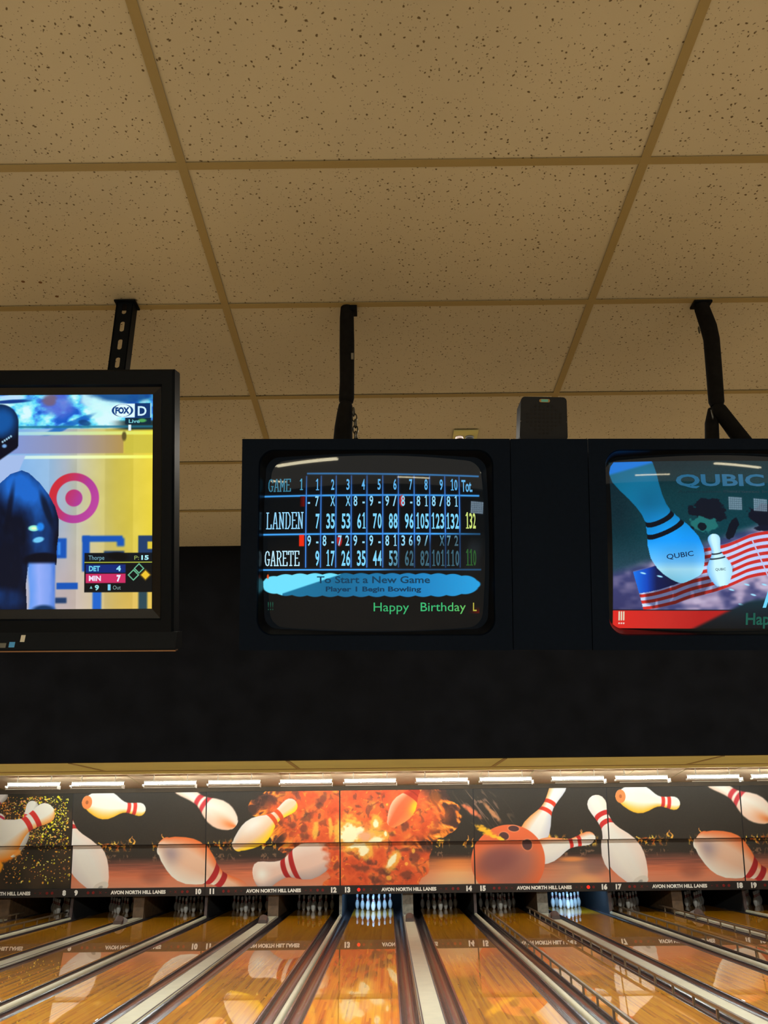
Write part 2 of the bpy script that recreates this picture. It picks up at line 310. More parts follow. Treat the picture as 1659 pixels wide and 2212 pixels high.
    over(img, .6*blob(x, y, 940, 1725, 10, 16, .4, nz, .5), (150,84,40))
def print_main(x, y):
    img = np.zeros(x.shape+(3,)); img[:] = (56,50,43)
    img += 3*(vnoise(x/2, y/2)-.5)[..., None]
    floor_print(img, x, y); horizon_flames(img, x, y)
    for cx, y0, y1, w, l in [(285,1814,1800,3,2),(294,1818,1803,3,-3),(358,1814,1796,3.5,-4),(1003,1830,1806,2.5,8),(1018,1834,1812,2.5,4),(1182,1818,1788,4,3),(1248,1816,1796,3,6),(1256,1816,1798,3,-3),(380,1818,1811,3,3)]: tongue(img, x, y, cx, y0, y1, w, l)
    # smoke and fire trailing off the ball
    st = ridge((x-.75*y)/9+4, (y+.2*x)/40+2, 2)
    z = blob(x, y, 1046, 1745, 62, 26, .62, None, .6)
    over(img, .55*sm(.74, .9, st)*z, (165,125,105))
    over(img, .9*blob(x, y, 1018, 1754, 22, 5, .62, .8*(fbm(x/7, y/7, 2)-.5), .5), (228,122,80))
    over(img, .85*blob(x, y, 1062, 1758, 30, 4, .85, .9*(fbm(x/7, y/7, 2)-.5), .6), (200,135,90))
    explosion(img, x, y)
    O1, Y1 = (238,140,75), (255,205,40)
    pin2d(img, x, y, rp(192,1732), rp(318,1749), 1.70, 1.30, (240,236,226), (240,232,214), (246,176,40), base_col=(232,130,72), base_e=.085, soft=2, s1=.70, s2=.80, sw=.03, stripe=(210,62,50))
    pin2d(img, x, y, rp(508,1780), rp(378,1688), 1.15, 1.25, (238,196,170), (240,232,216), (238,206,184), base_col=None, base_e=.03, soft=3, tp=.8, hi=(.0,-.3,.30,(236,132,70)), stripe=(196,62,66), s1=.55, s2=.64, sw=.028)
    for off in (0, -1153):
        pin2d(img, x, y, (1371+off,1911), (1277+off,1724), 1.32, 1.12, (226,214,206), (238,230,216), (244,218,200), base_col=(222,212,196), base_e=.05, soft=1.2, curve=.035, s1=.665, s2=.755, sw=.025, stripe=(198,52,48))
    pin2d(img, x, y, rp(356,1828), rp(535,1934), 1.62, 1.2, (230,112,56), (236,190,158), (242,236,220), soft=1.5, base_e=.06, hi=(.10,.2,.10,(172,150,148)), s1=.57, s2=.67, sw=.03, curve=.03, stripe=(190,50,50), fade=lambda t, q: sm(1.0, .78, t))
    pin2d(img, x, y, rp(513,1828), rp(641,1730), 1.22, 1.2, (226,216,204), (238,196,160), (255,206,30), soft=1.6, base_e=.06, hi=(.35,-.5,.2,(240,232,218)), s1=.60, s2=.70, sw=.028, stripe=(226,86,44))
    pin2d(img, x, y, rp(735,1838), rp(548,1898), .9, 2.0, (176,160,156), (232,196,176), (242,222,206), soft=1.8, s1=.52, s2=.62, sw=.028, curve=.03, stripe=(178,44,42), hi=(.9,.1,.08,(246,240,226)), fade=lambda t, q: sm(.16, .26, t+.1*fbm(x/9, y/9, 2)))
    pin2d(img, x, y, rp(846,1778), rp(925,1668), 1.25, 1.2, (240,196,160), (230,108,66), (240,150,84), soft=1.6, s1=.55, s2=.63, sw=.05, stripe=(222,70,46), hi=(.42,.95,.11,(255,206,36)), alpha=.92)
    pin2d(img, x, y, rp(1122,1856), rp(1213,1682), .98, 1.05, (240,160,90), (240,234,222), (206,204,210), soft=1.4, s1=.60, s2=.70, sw=.022, stripe=(214,66,44))
    pin2d(img, x, y, rp(1128,1852), rp(1283,1806), 1.12, 1.15, (238,140,80), (240,232,218), (226,220,214), soft=1.2, s1=.66, s2=.77, sw=.024, stripe=(212,56,46))
    # the ball
    bx, by, R = 1097, 1864, 79.5
    d = np.hypot(x-bx, y-by); nn = (x-bx)*.5+(y-by)*.85
    c = ramp(np.clip(d/R, 0, 1), [(0,(146,92,84)),(.55,(172,106,88)),(.85,(214,112,74)),(1,(232,112,66))])
    over(c, sm(8, 45, (by-y))*.9, (228,108,66)); over(c, .75*blob(x, y, 1072, 1862, 46, 24, -.45, None, .6), (132,80,76))
    over(img, sm(R+.9, R-.9, d), c)
    for hx, hy, rx, ry, a in [(1108,1793,11.5,6.2,.1),(1087,1809,10.5,8.5,.2),(1138,1829,10.5,13,-.3)]:
        over(img, blob(x, y, hx, hy, rx+1.6, ry+1.6, a, None, .1), (240,140,96)); over(img, blob(x, y, hx, hy, rx, ry, a, None, .12), (86,58,56))
    fl = 1.1*(fbm(x/8, y/5, 2)-.5)
    over(img, blob(x, y, 1050, 1799, 26, 6, .55, fl, .4), (250,182,50)); over(img, blob(x, y, 1074, 1812, 18, 3, .45, fl, .4), (255,196,60))
    return img
def print_confetti(x, y):                                           # the older print over lanes seven and eight
    img = np.zeros(x.shape+(3,)); img[:] = ramp(fbm(x/40, y/40, 2), [(.3,(48,44,36)),(.7,(66,54,42))])
    rr = np.random.RandomState(3)
    dens = [(1900, -140, 152, 1712, 1822), (430, -140, 152, 1820, 1900)]
    for n, x0, x1, y0, y1 in dens:
        for k in range(n):
            cx = rr.uniform(x0, x1); cy = rr.uniform(y0, y1); big = rr.rand() < .15
            rx = rr.uniform(.7, 1.7)*(1.9 if big else 1); ry = rx*rr.uniform(.4, .9); a = rr.uniform(0, 3.14)
            yl = np.clip((cx-20)/90, 0, 1)*(1 if cy < 1800 else .75)
            if rr.rand() < yl*.75: col = [(244,232,40),(252,240,120),(210,196,40)][rr.randint(3)]
            else: col = [(238,140,44),(228,160,92),(170,104,62),(250,176,60)][rr.randint(4)]
            sel = (np.abs(x-cx) < 6) & (np.abs(y-cy) < 6)
            if sel.any():
                sub = img[sel]; over(sub, blob(x[sel], y[sel], cx, cy, rx, ry, a, None, .4), col); img[sel] = sub
    over(img, blob(x, y, -5, 1842, 42, 16, -.2, .6*(fbm(x/9, y/9, 2)-.5), .3), (240,136,36)); over(img, blob(x, y, -2, 1864, 9, 14, 0, .5*(fbm(x/6, y/6, 2)-.5), .3), (248,160,44))
    pin2d(img, x, y, (28,1838), (80,1722), .95, 1.25, (232,226,214), (236,230,216), (180,172,160), soft=1.2, base_col=None, s1=.6, s2=.70, sw=.025, stripe=(206,64,60))
    over(img, .9*blob(x, y, 38, 1834, 9, 7, -.4, None, .3), (240,150,60))
    pin2d(img, x, y, (-28,1822), (8,1748), 1.0, 1.7, (226,220,208), (236,228,216), (226,214,204), soft=1.2, s1=.62, s2=.90, sw=.03, stripe=(200,50,80))
    pin2d(img, x, y, (-52,1838), (120,1738), 1.35, 1.35, (238,230,214), (240,232,214), (242,150,60), soft=1.2, s1=.665, s2=.765, sw=.028, stripe=(210,58,50))
    pin2d(img, x, y, (-60,1790), (18,1700), 1.2, 1.2, (220,210,200), (226,216,206), (150,140,132), soft=1.2, s1=.62, s2=.74, sw=.03, stripe=(190,60,66))
    return img
def screen_game(x, y):                                              # ball game on the flat television, photo pixels
    img = np.zeros(x.shape+(3,))
    img[:] = ramp((x+.0*y)/330, [(0,(120,175,235)),(.3,(150,190,228)),(.42,(178,190,205)),(.55,(196,192,150)),(.75,(212,196,90)),(1,(232,208,58))])
    over(img, sm(1080, 1300, y)*sm(330, 120, x)*.75, (205,180,175)); over(img, sm(1150, 1310, y)*sm(180, 300, x)*.6, (225,180,100))
    over(img, .5*sm(1000, 1300, y)*sm(100, -100, x), (120,140,225))
    for x0, d in ((104,-8),(164,6),(226,-7),(287,5)): img += d*(sm(x0-1, x0+1, x)-sm(x0+59, x0+61, x))[..., None]
    img += 10*(fbm(x/30, y/30, 3)-.5)[..., None]
    # crowd above the wall
    n = fbm(x/26+5, y/17+2, 4); up = sm(924, 919, y)
    c = ramp(n+.12*np.sin(x/30), [(.25,(20,90,200)),(.4,(70,150,240)),(.5,(90,215,250)),(.6,(150,240,250)),(.75,(215,250,255))])
    over(img, up, c); over(img, up*.85*blob(x, y, 120, 868, 34, 26, .2, .5*(n-.5), .4), (90,110,215)); over(img, up*.8*blob(x, y, 104, 858, 14, 12, 0, .8*(n-.5), .4), (120,95,110))
    over(img, up*.9*blob(x, y, 215, 862, 44, 28, .3, .8*(n-.5), .3), (205,250,252)); over(img, up*.8*blob(x, y, 205, 890, 18, 12, 0, .8*(n-.5), .3), (190,250,250))
    over(img, .9*blob(x, y, 262, 846, 70, 18, .08, .3*(n-.5), .3), (10,70,140)); over(img, .8*blob(x, y, 150, 912, 60, 7, -.4, .7*(n-.5), .3), (20,100,190)); over(img, .8*blob(x, y, 180, 910, 14, 6, .2, .6*(n-.5), .3), (10,60,120))
    over(img, sm(230, 280, x)*sm(902, 908, y)*sm(928, 922, y), (30,50,50)); over(img, sm(914, 917, y)*sm(922, 919, y)*.8, (30,110,140))
    over(img, blob(x, y, 20, 853, 30, 5, 0, None, .3)*.9, (190,225,255)); over(img, blob(x, y, 20, 862, 40, 4, -.05, None, .4), (20,60,140))
    # wall coping, rail and panel
    over(img, sm(927, 930, y)*sm(937, 934, y), ramp(x/330, [(0,(150,215,255)),(.5,(205,228,180)),(1,(238,238,80))]))
    over(img, sm(935, 938, y)*sm(978, 974, y)*sm(266, 263, x)*.85, ramp(x/330, [(0,(130,150,220)),(.5,(150,140,160)),(.8,(176,140,84))]))
    over(img, sm(935, 938, y)*sm(978, 974, y)*sm(266, 269, x)*.7, (200,190,66)); over(img, blob(x, y, 266, 939, 5, 10, 0, None, .4), (96,84,40))
    over(img, sm(979, 982, y)*sm(989, 986, y), ramp(x/330, [(0,(190,235,255)),(.5,(238,250,205)),(1,(250,252,90))]))
    # ring sign
    d = np.hypot(x-158, (y-1073)*1.0); col = ramp((x-100)/120+.2*(y-1073)/50, [(.1,(205,45,60)),(.6,(176,60,150)),(1,(190,70,160))])
    over(img, sm(56, 53, d)*sm(36, 39, d), col); over(img, sm(20, 17, d), col)
    # letters of the hoarding
    B = (18,84,185); D = (30,60,105)
    def rect(x0, x1, y0, y1, c, s=1.5): over(img, sm(x0-s, x0+s, x)*sm(x1+s, x1-s, x)*sm(y0-s, y0+s, y)*sm(y1+s, y1-s, y), c)
    rect(119, 143, 1160, 1203, B, 3); rect(124, 130, 1168, 1196, (60,140,235), 3)
    rect(177, 264, 1155, 1168, B, 3); rect(177, 193, 1155, 1232, B, 3); rect(252, 268, 1160, 1178, B, 4); rect(224, 268, 1188, 1198, D, 3)
    rect(298, 332, 1155, 1240, D, 2); rect(318, 332, 1168, 1184, (225,200,60), 2)
    rect(122, 168, 1256, 1270, B, 2); rect(119, 144, 1288, 1300, D, 3); rect(200, 219, 1275, 1330, (30,100,205), 3); rect(299, 318, 1275, 1330, (44,72,84), 3)
    # player: helmet, neck, shirt, arm
    lw = .25*(fbm(x/20, y/28, 3)-.5)
    over(img, sm(46, 42, x+.4*(y-1000))*sm(975, 982, y)*sm(1050, 1036, y)*sm(-60, -50, x), (165,190,235))
    px = np.array([[-124,1092],[-96,1040],[-50,1016],[-30,1030],[-5,1042],[20,1020],[44,1012],[60,1018],[84,1040],[104,1066],[118,1092],[126,1120],[126,1150],[122,1180],[121,1218],[100,1213],[80,1212],[60,1222],[56,1260],[60,1330],[-130,1330]], float)
    ins = np.zeros(x.shape, bool); j = len(px)-1
    for i in range(len(px)):
        xi, yi = px[i]; xj, yj = px[j]
        ins ^= ((yi > y) != (yj > y)) & (x < (xj-xi)*(y-yi)/(yj-yi+1e-9)+xi); j = i
    ed = np.zeros(x.shape); 
    shirt = ramp(1.1*blob(x, y, 45, 1052, 60, 40, .4, lw, .8)+.5*blob(x, y, 88, 1150, 26, 60, 0, lw, .6)+.35*blob(x, y, 10, 1290, 40, 22, 0, lw, .6)+.35*(fbm(x/18, y/40, 3)-.5), [(0,(4,12,34)),(.3,(10,36,80)),(.7,(20,74,150)),(1,(28,104,205))])
    over(img, ins*1., shirt)
    over(img, .8*blob(x, y, 100, 1100, 7, 40, -.35, None, .5), (4,14,34)); over(img, .8*blob(x, y, 18, 1100, 6, 50, .15, None, .6), (4,10,30))
    over(img, blob(x, y, 88, 1206, 40, 15, -.05, .3*lw, .2)*(x < 122), (4,8,26))
    over(img, sm(58, 66, x-2*np.sin(y/20))*sm(122, 116, x)*sm(1208, 1218, y), ramp((x-60)/60+.15*(fbm(x/15, y/30, 2)-.5), [(0,(90,150,240)),(.4,(150,175,250)),(.75,(125,160,240)),(1,(70,120,215))]))
    over(img, blob(x, y, 95, 1318, 26, 14, 0, None, .3), (12,48,90))
    over(img, blob(x, y, 72, 1138, 12, 6.5, 0, None, .25), (150,240,215)); over(img, blob(x, y, 86, 1135, 8, 9, 0, None, .4)*.9, (30,140,250)); over(img, blob(x, y, 72, 1138, 6, 3, 0, None, .4), (225,255,200)); over(img, blob(x, y, 82, 1163, 12, 6, -.2, None, .3), (110,200,245))
    hd = np.maximum(blob(x, y, -4, 908, 40, 40, 0, None, .04), sm(37, 35, x)*sm(895, 905, y)*sm(962+.0*x, 958, y+.62*(x-36)*0+.55*np.maximum(0, 30-x)*0))
    hc = ramp(blob(x, y, -2, 905, 34, 34, .2, lw, .6), [(0,(6,12,30)),(.6,(10,50,100)),(1,(16,84,160))])
    over(img, hd*sm(988, 980, y), hc); over(img, sm(36, 33, x)*sm(940, 948, y)*sm(990-.7*x, 984-.7*x, y), (8,10,28))
    for q in range(5): over(img, .9*blob(x, y, 2+q*4.5, 950-q*3, 2.2, 2.6, -.5, None, .5), (170,215,240))
    over(img, blob(x, y, 6, 959, 5, 4, 0, None, .5), (120,170,225))
    # score box and channel corner
    rect(182, 334, 1192, 1214, (8,16,26), 1); rect(182, 334, 1211.5, 1213.5, (180,190,60), .7); rect(182, 334, 1214, 1277, (10,14,18), 1)
    rect(185, 271, 1217, 1235, (12,40,120), 1); rect(185, 271, 1237, 1257, (205,44,100), 1); over(img, blob(x, y, 255, 1200, 22, 9, .1, .4*lw, .3), (4,6,10))
    over(img, sm(3, 2, np.abs(np.abs(x-288)+np.abs(y-1240)-11)*1.6), (110,190,150)); over(img, sm(3, 2, np.abs(np.abs(x-300)+np.abs(y-1226)-10)*1.6), (110,190,150)); over(img, sm(11, 8, np.abs(x-314)+np.abs(y-1240)), (248,226,70)); over(img, .5*sm(16, 9, np.abs(x-314)+np.abs(y-1240)), (235,170,30))
    rect(258, 289, 868, 898, (225,252,255), 1); rect(289, 325, 867, 899, (8,52,110), 1); rect(322.5, 325, 867, 899, (170,235,250), .6); rect(268, 324, 899, 913, (8,40,60), 1)
    e = np.hypot((x-262)/24, (y-883)/14); over(img, blob(x, y, 262, 883, 26, 15, 0, None, .1), (225,252,255)); over(img, sm(1.0, .95, e), (10,62,130)); over(img, sm(.95, .9, np.hypot((x-262)/20, (y-883)/14.5)), (225,252,255))
    over(img, blob(x, y, 305, 905, 9, 4, 0, .6*lw, .4), (80,170,90)); rect(275, 281, 914, 927, (235,250,255), 1)
    return img
def score_dim(x, y):                                                # how bright the tube shows at a point
    a = np.interp(y, [1000,1045,1075,1120,1400], [.55,.72,.95,1,1])
    a = a*(1-.55*sm(1160, 1190, y+.26*(x-905))*sm(820, 900, x+.6*(y-1190)))
    a = a*(1-.2*sm(700, 600, x)*sm(1075, 1040, y)); return a
def screen_score(x, y):
    img = np.zeros(x.shape+(3,)); img[:] = (7,11,15)
    k = score_dim(x, y)[..., None]
    def line(x0, x1, ya, yb, h, c):
        yc = ya+(yb-ya)*(x-x0)/(x1-x0); ex = sm(x0-1, x0+1, x)*sm(x1+1, x1-1, x)
        over(img, ex*.30*sm(h+6, 0, np.abs(y-yc)), np.array(c)*.5*k); over(img, ex*sm(h+.7, h-.5, np.abs(y-yc)), np.array(c)*k)
    for l in ((663,1037,1021,1026,1.8),(567,1037,1071,1070,1.8),(563,1038,1156,1155,1.7),(562,1039,1233.5,1233,1.5)): line(*l, (70,170,255))
    for i, vx in enumerate((662.5,694.5,727,760,793.5,827.5,861,895,928.5,961.5,993)):
        ex = sm(1024, 1028, y)*sm(1231, 1227, y); over(img, ex*.35*sm(6, 0, np.abs(x-vx)), np.array((30,90,190))*k); over(img, ex*sm(1.4, .4, np.abs(x-vx)), np.array((70,150,250))*k)
    over(img, sm(648, 650, x)*sm(660, 658, x)*sm(1071, 1073, y)*sm(1096, 1094, y), ramp((x-648)/11, [(0,(40,6,6)),(1,(110,14,12))])); over(img, sm(647, 649, x)*sm(660, 658, x)*sm(1156, 1158, y)*sm(1183, 1181, y), (236,44,16))
    for cx, cy in ((868.5,1083),(735,1170)): over(img, .9*blob(x, y, cx, cy, 5.5, 12.5, 0, None, .25), (205,40,45))
    # message cloud
    sc = np.abs(np.sin((x-567)/33*np.pi)); dx = np.abs(x-801)/(233+3*np.abs(np.sin(y/5.))); dy = np.abs(y-1265+.6*(x>9999))/(21+3.2*sc+3*(y > 1265))
    m = sm(1.04, .97, (dx**7+dy**2.2)**.5)
    c = ramp((x-570)/465, [(0,(26,120,160)),(.35,(18,104,148)),(.7,(24,128,190)),(1,(36,160,225))])
    c = c*(1+.05*np.sin(x*2.6))[..., None]
    diag = sm(-2, 2, (1285-.33*(x-612))-y)*sm(740, 736, x)
    over(c, np.where(x < 612, 1, diag), (112,226,255)); over(img, m, c)
    over(img, blob(x, y, 580, 1248, 2.2, 5, 0, None, .3), (235,90,40)); over(img, .8*sm(1006, 1034, x)*sm(1310, 1330, y)*sm(1330, 1326, y)*(x < 1035), (120,12,8))
    return img
def screen_pins(x, y):                                              # waiting picture on the right monitor
    img = np.zeros(x.shape+(3,))
    img[:] = ramp((y-990)/330+.10*(x-1480)/300, [(0,(14,38,46)),(.2,(12,54,62)),(.5,(10,62,74)),(.75,(40,70,90)),(1,(60,70,100))])
    over(img, .75*sm(1420, 1330, x)*sm(1240, 1100, y), (12,34,44)); img += 8*(vnoise(x/2, y/2)-.5)[..., None]
    fl = sm(-14, 14, y-(1236-.33*(x-1326)))
    over(img, fl, ramp(fbm(x/26, y/16, 2)*.8+.1+.2*(x-1500)/300, [(.3,(62,66,118)),(.5,(112,108,150)),(.65,(160,146,180)),(.8,(190,176,205))]))
    over(img, .5*sm(1225, 1330, y)*sm(1440, 1330, x), (40,40,84))
    # globe map
    cs = .9*(fbm(x/13+2, y/13, 4)-.5)
    over(img, blob(x, y, 1524, 1102, 40, 26, .25, cs, .06), (16,22,36)); over(img, blob(x, y, 1573, 1138, 9, 26, .4, cs, .1), (14,20,34)); over(img, .95*blob(x, y, 1512, 1132, 32, 17, .1, cs, .1), (34,112,112))
    over(img, blob(x, y, 1509, 1137, 10, 9, 0, cs, .1), (14,24,36)); over(img, blob(x, y, 1484, 1140, 9, 6, 0, cs, .1), (14,24,36)); over(img, blob(x, y, 1645, 1112, 36, 24, 0, cs, .08), (16,20,36)); over(img, blob(x, y, 1690, 1120, 50, 34, 0, cs, .08), (16,20,36)); over(img, blob(x, y, 1650, 1140, 30, 7, 0, cs, .15), (20,24,44))
    # flag
    xa = np.array([1364,1440,1520,1608,1680,1760,1900]); ya = np.array([1236,1206,1182,1156,1140,1128,1110])
    top = np.interp(x, xa, ya)+3*np.sin(x/22); bot = np.interp(x, [1384,1450,1540,1600,1680,1760,1900], [1314,1306,1272,1252,1236,1225,1215])+3*np.sin(x/24)
    v = (y-top)/(bot-top+1e-6); inF = (x > 1364+.26*(y-1236))*sm(-.02, .02, v)*sm(1.02, .98, v)
    st = sm(-.25, .25, np.sin(v*2*np.pi*6.5)); sh = ramp((x-1364)/300+.4*(fbm(x/14, y/30, 2)-.5), [(0,(255,255,255)),(.08,(230,240,255)),(.16,(120,120,150)),(.45,(110,110,140)),(.62,(235,238,255)),(1,(220,220,250))])/255
    col = (np.array((226,48,40))*st[..., None]+np.array((216,232,255))*(1-st[..., None]))*sh; over(img, inF, col)
    can = inF*(v < .58+.0*x)*(x < 1448+.2*(y-1200)); over(img, can, ramp((x-1364)/80, [(0,(20,120,240)),(.35,(10,70,190)),(.6,(8,24,80)),(1,(8,20,60))]))
    for cx, cy in ((1384,1237),(1418,1244),(1567,1273),(1614,1284),(1588,1305),(1600,1262),(1638,1262),(1650,1292),(1680,1270)): over(img, blob(x, y, cx, cy, 6, 1.8, .25, None, .4), (160,225,255))
    over(img, sm(2.2, .8, np.abs((x-1612)-.42*(y-1162)))*sm(1158, 1166, y)*sm(1250, 1240, y), (190,200,240))
    # big pin, small pin
    bl = dict(stripes=True, stripe=(16,24,40), soft=1.6, base_e=.004)
    pc = lambda f: tuple(f)
    t0 = img.copy()
    pin2d(img, x, y, (1483,1250), (1352,975), .9, 2.0, (8,120,170), (20,140,215), (16,120,205), s1=.54, s2=.615, sw=.016, curve=-.03, tp=.68, **bl)
    low = sm(-14, 14, y-(1200-.28*(x-1405))); nb = np.abs(img-t0).sum(-1) > 3
    g = ramp((y-985)/290, [(0,(16,96,116)),(.35,(12,108,150)),(.62,(20,150,245)),(.78,(110,190,250)),(.84,(190,240,255)),(1,(120,215,255))])
    dark = img.mean(-1) < 55
    over(img, nb*(~dark)*.85, g*(.85+.3*vnoise(x/40, y/60))[..., None])
    over(img, nb*sm(1012, 1004, y+.28*(x-1360))*.9, (20,120,225))
    pin2d(img, x, y, (1548,1264), (1530,1152), 1.55, 1.35, (120,190,250), (205,250,255), (170,225,255), s1=.54, s2=.63, sw=.012, curve=-.02, **bl)
    # ticker strip
    over(img, sm(1315, 1317, y)*sm(1320, 1318, y), (10,14,30)); tk = sm(1317, 1319, y); over(img, tk, ramp((x-1326)/180, [(0,(222,42,36)),(.6,(196,40,36)),(1,(178,30,30))]))
    dk = sm(-6, 6, y-(1357-.52*(x-1488))); over(img, dk*sm(1296, 1310, y+.12*(x-1550)), ramp((y-1290)/70, [(0,(14,50,62)),(.5,(16,30,40)),(1,(10,14,20))]))
    for i in range(3): over(img, sm(1.0, .4, np.abs(x-(1335.5+i*4.6)-0)/1.8)*sm(1319, 1321, y)*sm(1341, 1339, y), (225,235,205)); over(img, blob(x, y, 1335.5+i*4.6, 1346, 1.7, 1.7, 0, None, .3), (235,225,215))
    img[:] = np.where(((x < 1323) | (y < 990) | (y > 1357))[..., None], (4,6,8), img)
    return img
NUM = dict(zip(range(7, 21), 'seven eight nine ten eleven twelve thirteen fourteen fifteen sixteen seventeen eighteen nineteen twenty'.split()))
# ---------------------------------------------------------------- the setting
CZ = 3.553; LANES = {13: -.431}
PA, PB, MOD = 1.809, 1.611, 3.42
for n in range(14, 21): LANES[n] = LANES[n-1]+(PA if n % 2 == 0 else PB)
for n in range(12, 6, -1): LANES[n] = LANES[n+1]-(PA if (n+1) % 2 == 0 else PB)
FOUL, PIN_Y, BULK_Y, SOF_Y, SOF_Z = 5.82, 24.109, 4.667, 5.62, 2.30
struct(MB().box(-13, 13, -13, FOUL, -.1, 0).build('floor', M['approach']))
struct(MB().box(-13, 13, FOUL, 26.4, -.3, -.16).build('floor', M['pit']))
struct(MB().box(-13, 13, -13.15, -13, 0, 3.7).build('wall_back', M['wallp']))
struct(MB().box(-13.15, -13, -13, 26.4, 0, 3.7).build('wall_left', M['wallp'])); struct(MB().box(13, 13.15, -13, 26.4, 0, 3.7).build('wall_right', M['wallp']))
struct(MB().box(-13, 13, 26.3, 26.4, -.2, 3.7).build('wall_far', M['pit']))
GX, GY = -.523, 1.644
tl = MB(); tl.box(-13, 13, -13, BULK_Y+.05, CZ+.0055, CZ+.03)
ceil = struct(tl.build('ceiling', M['tile']))
stain = mat('water_stain', (120,88,52), .9)
for sx_, sy_ in [(-1.142, 2.117), (-1.089, 2.122), (-1.064, 2.195)]: MB().prism([(sx_+.006*math.cos(k*PI/5), sy_+.005*math.sin(k*PI/5)) for k in range(10)], CZ+.0045, CZ+.0056, 'z').build('stain_spot', stain, ceil)
gr = MB()
for k in range(-10, 12): gr.box(GX+1.2192*k-.012, GX+1.2192*k+.012, -13, BULK_Y, CZ, CZ+.0015).box(GX+1.2192*k-.004, GX+1.2192*k+.004, -13, BULK_Y, CZ+.0015, CZ+.006)
for k in range(-24, 5): gr.box(-13, 13, GY+.6096*k-.012, GY+.6096*k+.012, CZ+.0003, CZ+.0018).box(-13, 13, GY+.6096*k-.004, GY+.6096*k+.004, CZ+.0018, CZ+.006)
gr.build('ceiling_grid', M['rail'], ceil, merge=False)
struct(MB().box(-13, 13, BULK_Y, BULK_Y+.06, SOF_Z, CZ+.0054).build('wall_front', M['black']))
sf = MB().box(-13, 13, BULK_Y+.06, SOF_Y, SOF_Z, SOF_Z+.05); sf.box(-13, 13, SOF_Y-.06, SOF_Y, SOF_Z+.05, CZ)
sof = struct(sf.build('gap_shade_1', M['soffit']))
sg = MB()
for k in range(-10, 12): sg.box(-.56+1.2192*k-.011, -.56+1.2192*k+.011, BULK_Y+.06, 5.33, SOF_Z-.003, SOF_Z)
sg.box(-13, 13, 5.32, 5.35, SOF_Z-.004, SOF_Z); sg.build('soffit_joint', M['rail'], sof)
lc = MB().prism([(SOF_Y, CZ), (18.1, CZ), (22.32, 3.055), (22.32, 3.10), (18.1, CZ+.05), (SOF_Y, CZ+.05)], -13, 13, 'x')
lane_ceil = struct(lc.build('ceiling', M['cream']))
lg = MB(); sl = (3.055-CZ)/(22.32-18.1)
for k in range(-11, 12):
    x = -.16+1.2192*k; lg.prism([(18.1, CZ), (22.3, 3.057), (22.3, 3.053), (18.1, CZ-.005)], x-(.011 if k % 4 else .02), x+(.011 if k % 4 else .02), 'x')
lg.build('ceiling_grid', M['rail'], lane_ceil)
struct(MB().box(-13, 13, 22.1, 22.16, 2.965, 3.082).build('gap_shade_strip', M['gap_shade']))  # shade of the gap above the masking, put in as a brown strip
struct(MB().box(-13, 13, FOUL-.02, FOUL+.02, 0, .004).build('gap_shade_3', M['pit']))
# windows at the back of the room
pane = mat('daylight_pane', (220,235,255), .3, emit=(.55, .78, 1.), es=26.)
for k, (x0, x1) in enumerate(((7.8, 9.0), (10.2, 11.6))):
    wn = MB().box(x0-.08, x1+.08, -13, -12.94, 1.52, 2.68).build('window_%d' % (k+1), M['plastic']); struct(wn)
    MB().box(x0, x1, -12.945, -12.935, 1.6, 2.6).build('window_pane', pane, wn)
    mu = MB()
    for i in range(1, 7): mu.box(x0+(x1-x0)*i/7-.015, x0+(x1-x0)*i/7+.015, -12.935, -12.915, 1.6, 2.6)
    for i in range(1, 6): mu.box(x0, x1, -12.935, -12.915, 1.6+1.*i/6-.015, 1.6+1.*i/6+.015)
    mu.build('window_muntins', M['plastic'], wn)
# room lamps on the ceiling behind the viewer
def room_lamp(x, y, rot, label):
    t = thing('ceiling_lamp', label, 'ceiling light', (x, y, CZ), 'strip lamps on the concourse ceiling'); t.rotation_euler.z = rot
    MB().box(-.61, .61, -.1, .1, -.05, 0).build('housing', M['white'], t)
    for s in (-.05, .05): MB().tube([(-.59, s, -.065), (.59, s, -.065)], .016, 10).build('tube', M['rtube'], t)
room_lamp(-1.3, -.75, .0, 'strip lamp reflected at the top of the left tube monitor')
room_lamp(3.05, -1.7, .0, 'strip lamp reflected at the top of the right tube monitor')
room_lamp(-3.3, -3.4, 1.57, 'strip lamp reflected as a thin streak beside the word GAME')
room_lamp(1.3, -4.6, .0, 'strip lamp reflected as a thin streak between the header numbers')
# ---------------------------------------------------------------- lanes
def copy_tree(o, parent=None):
    c = o.copy(); COL.objects.link(c)
    if parent: c.parent = parent; c.matrix_parent_inverse = o.matrix_parent_inverse
    for ch in list(o.children): copy_tree(ch, c)
    return c
LE = .533; GW = .235; Y0, Y1 = FOUL+.02, 25.3
def gutter_prof(s):
    p = [(LE, -.008)]+[(LE+.02+(GW-.04)*(.5-.5*math.cos(PI*k/14)), -.012-.088*math.sin(PI*k/14)) for k in range(15)]+[(LE+GW, -.004), (LE+GW, -.125), (LE, -.125)]
    return [(s*x, z) for x, z in p]
lane0 = thing('bowling_lane', 'x', 'bowling lane')
MB().box(-LE, LE, Y0, Y1, -.06, 0).build('lane_bed', M['wood'], lane0, bevel=.003)
for s in (-1, 1): MB().prism(gutter_prof(s), Y0, Y1).build('gutter', M['gutter'], lane0, smooth=True)
lanes = {}
for i, n in enumerate(range(7, 21)):
    o = lane0 if i == 0 else copy_tree(lane0); o.location = (LANES[n], 0, 0); lanes[n] = o
    o['label'] = 'glossy orange wooden bowling lane under lane number %s' % NUM[n]; o['group'] = 'bowling lanes'
wide = MB(); hw = (PA-2*(LE+GW))/2-.002
wide.prism([(-hw, -.11), (-hw, .006), (-hw+.012, .018), (hw-.012, .018), (hw, .006), (hw, -.11)], Y0, 22.75)
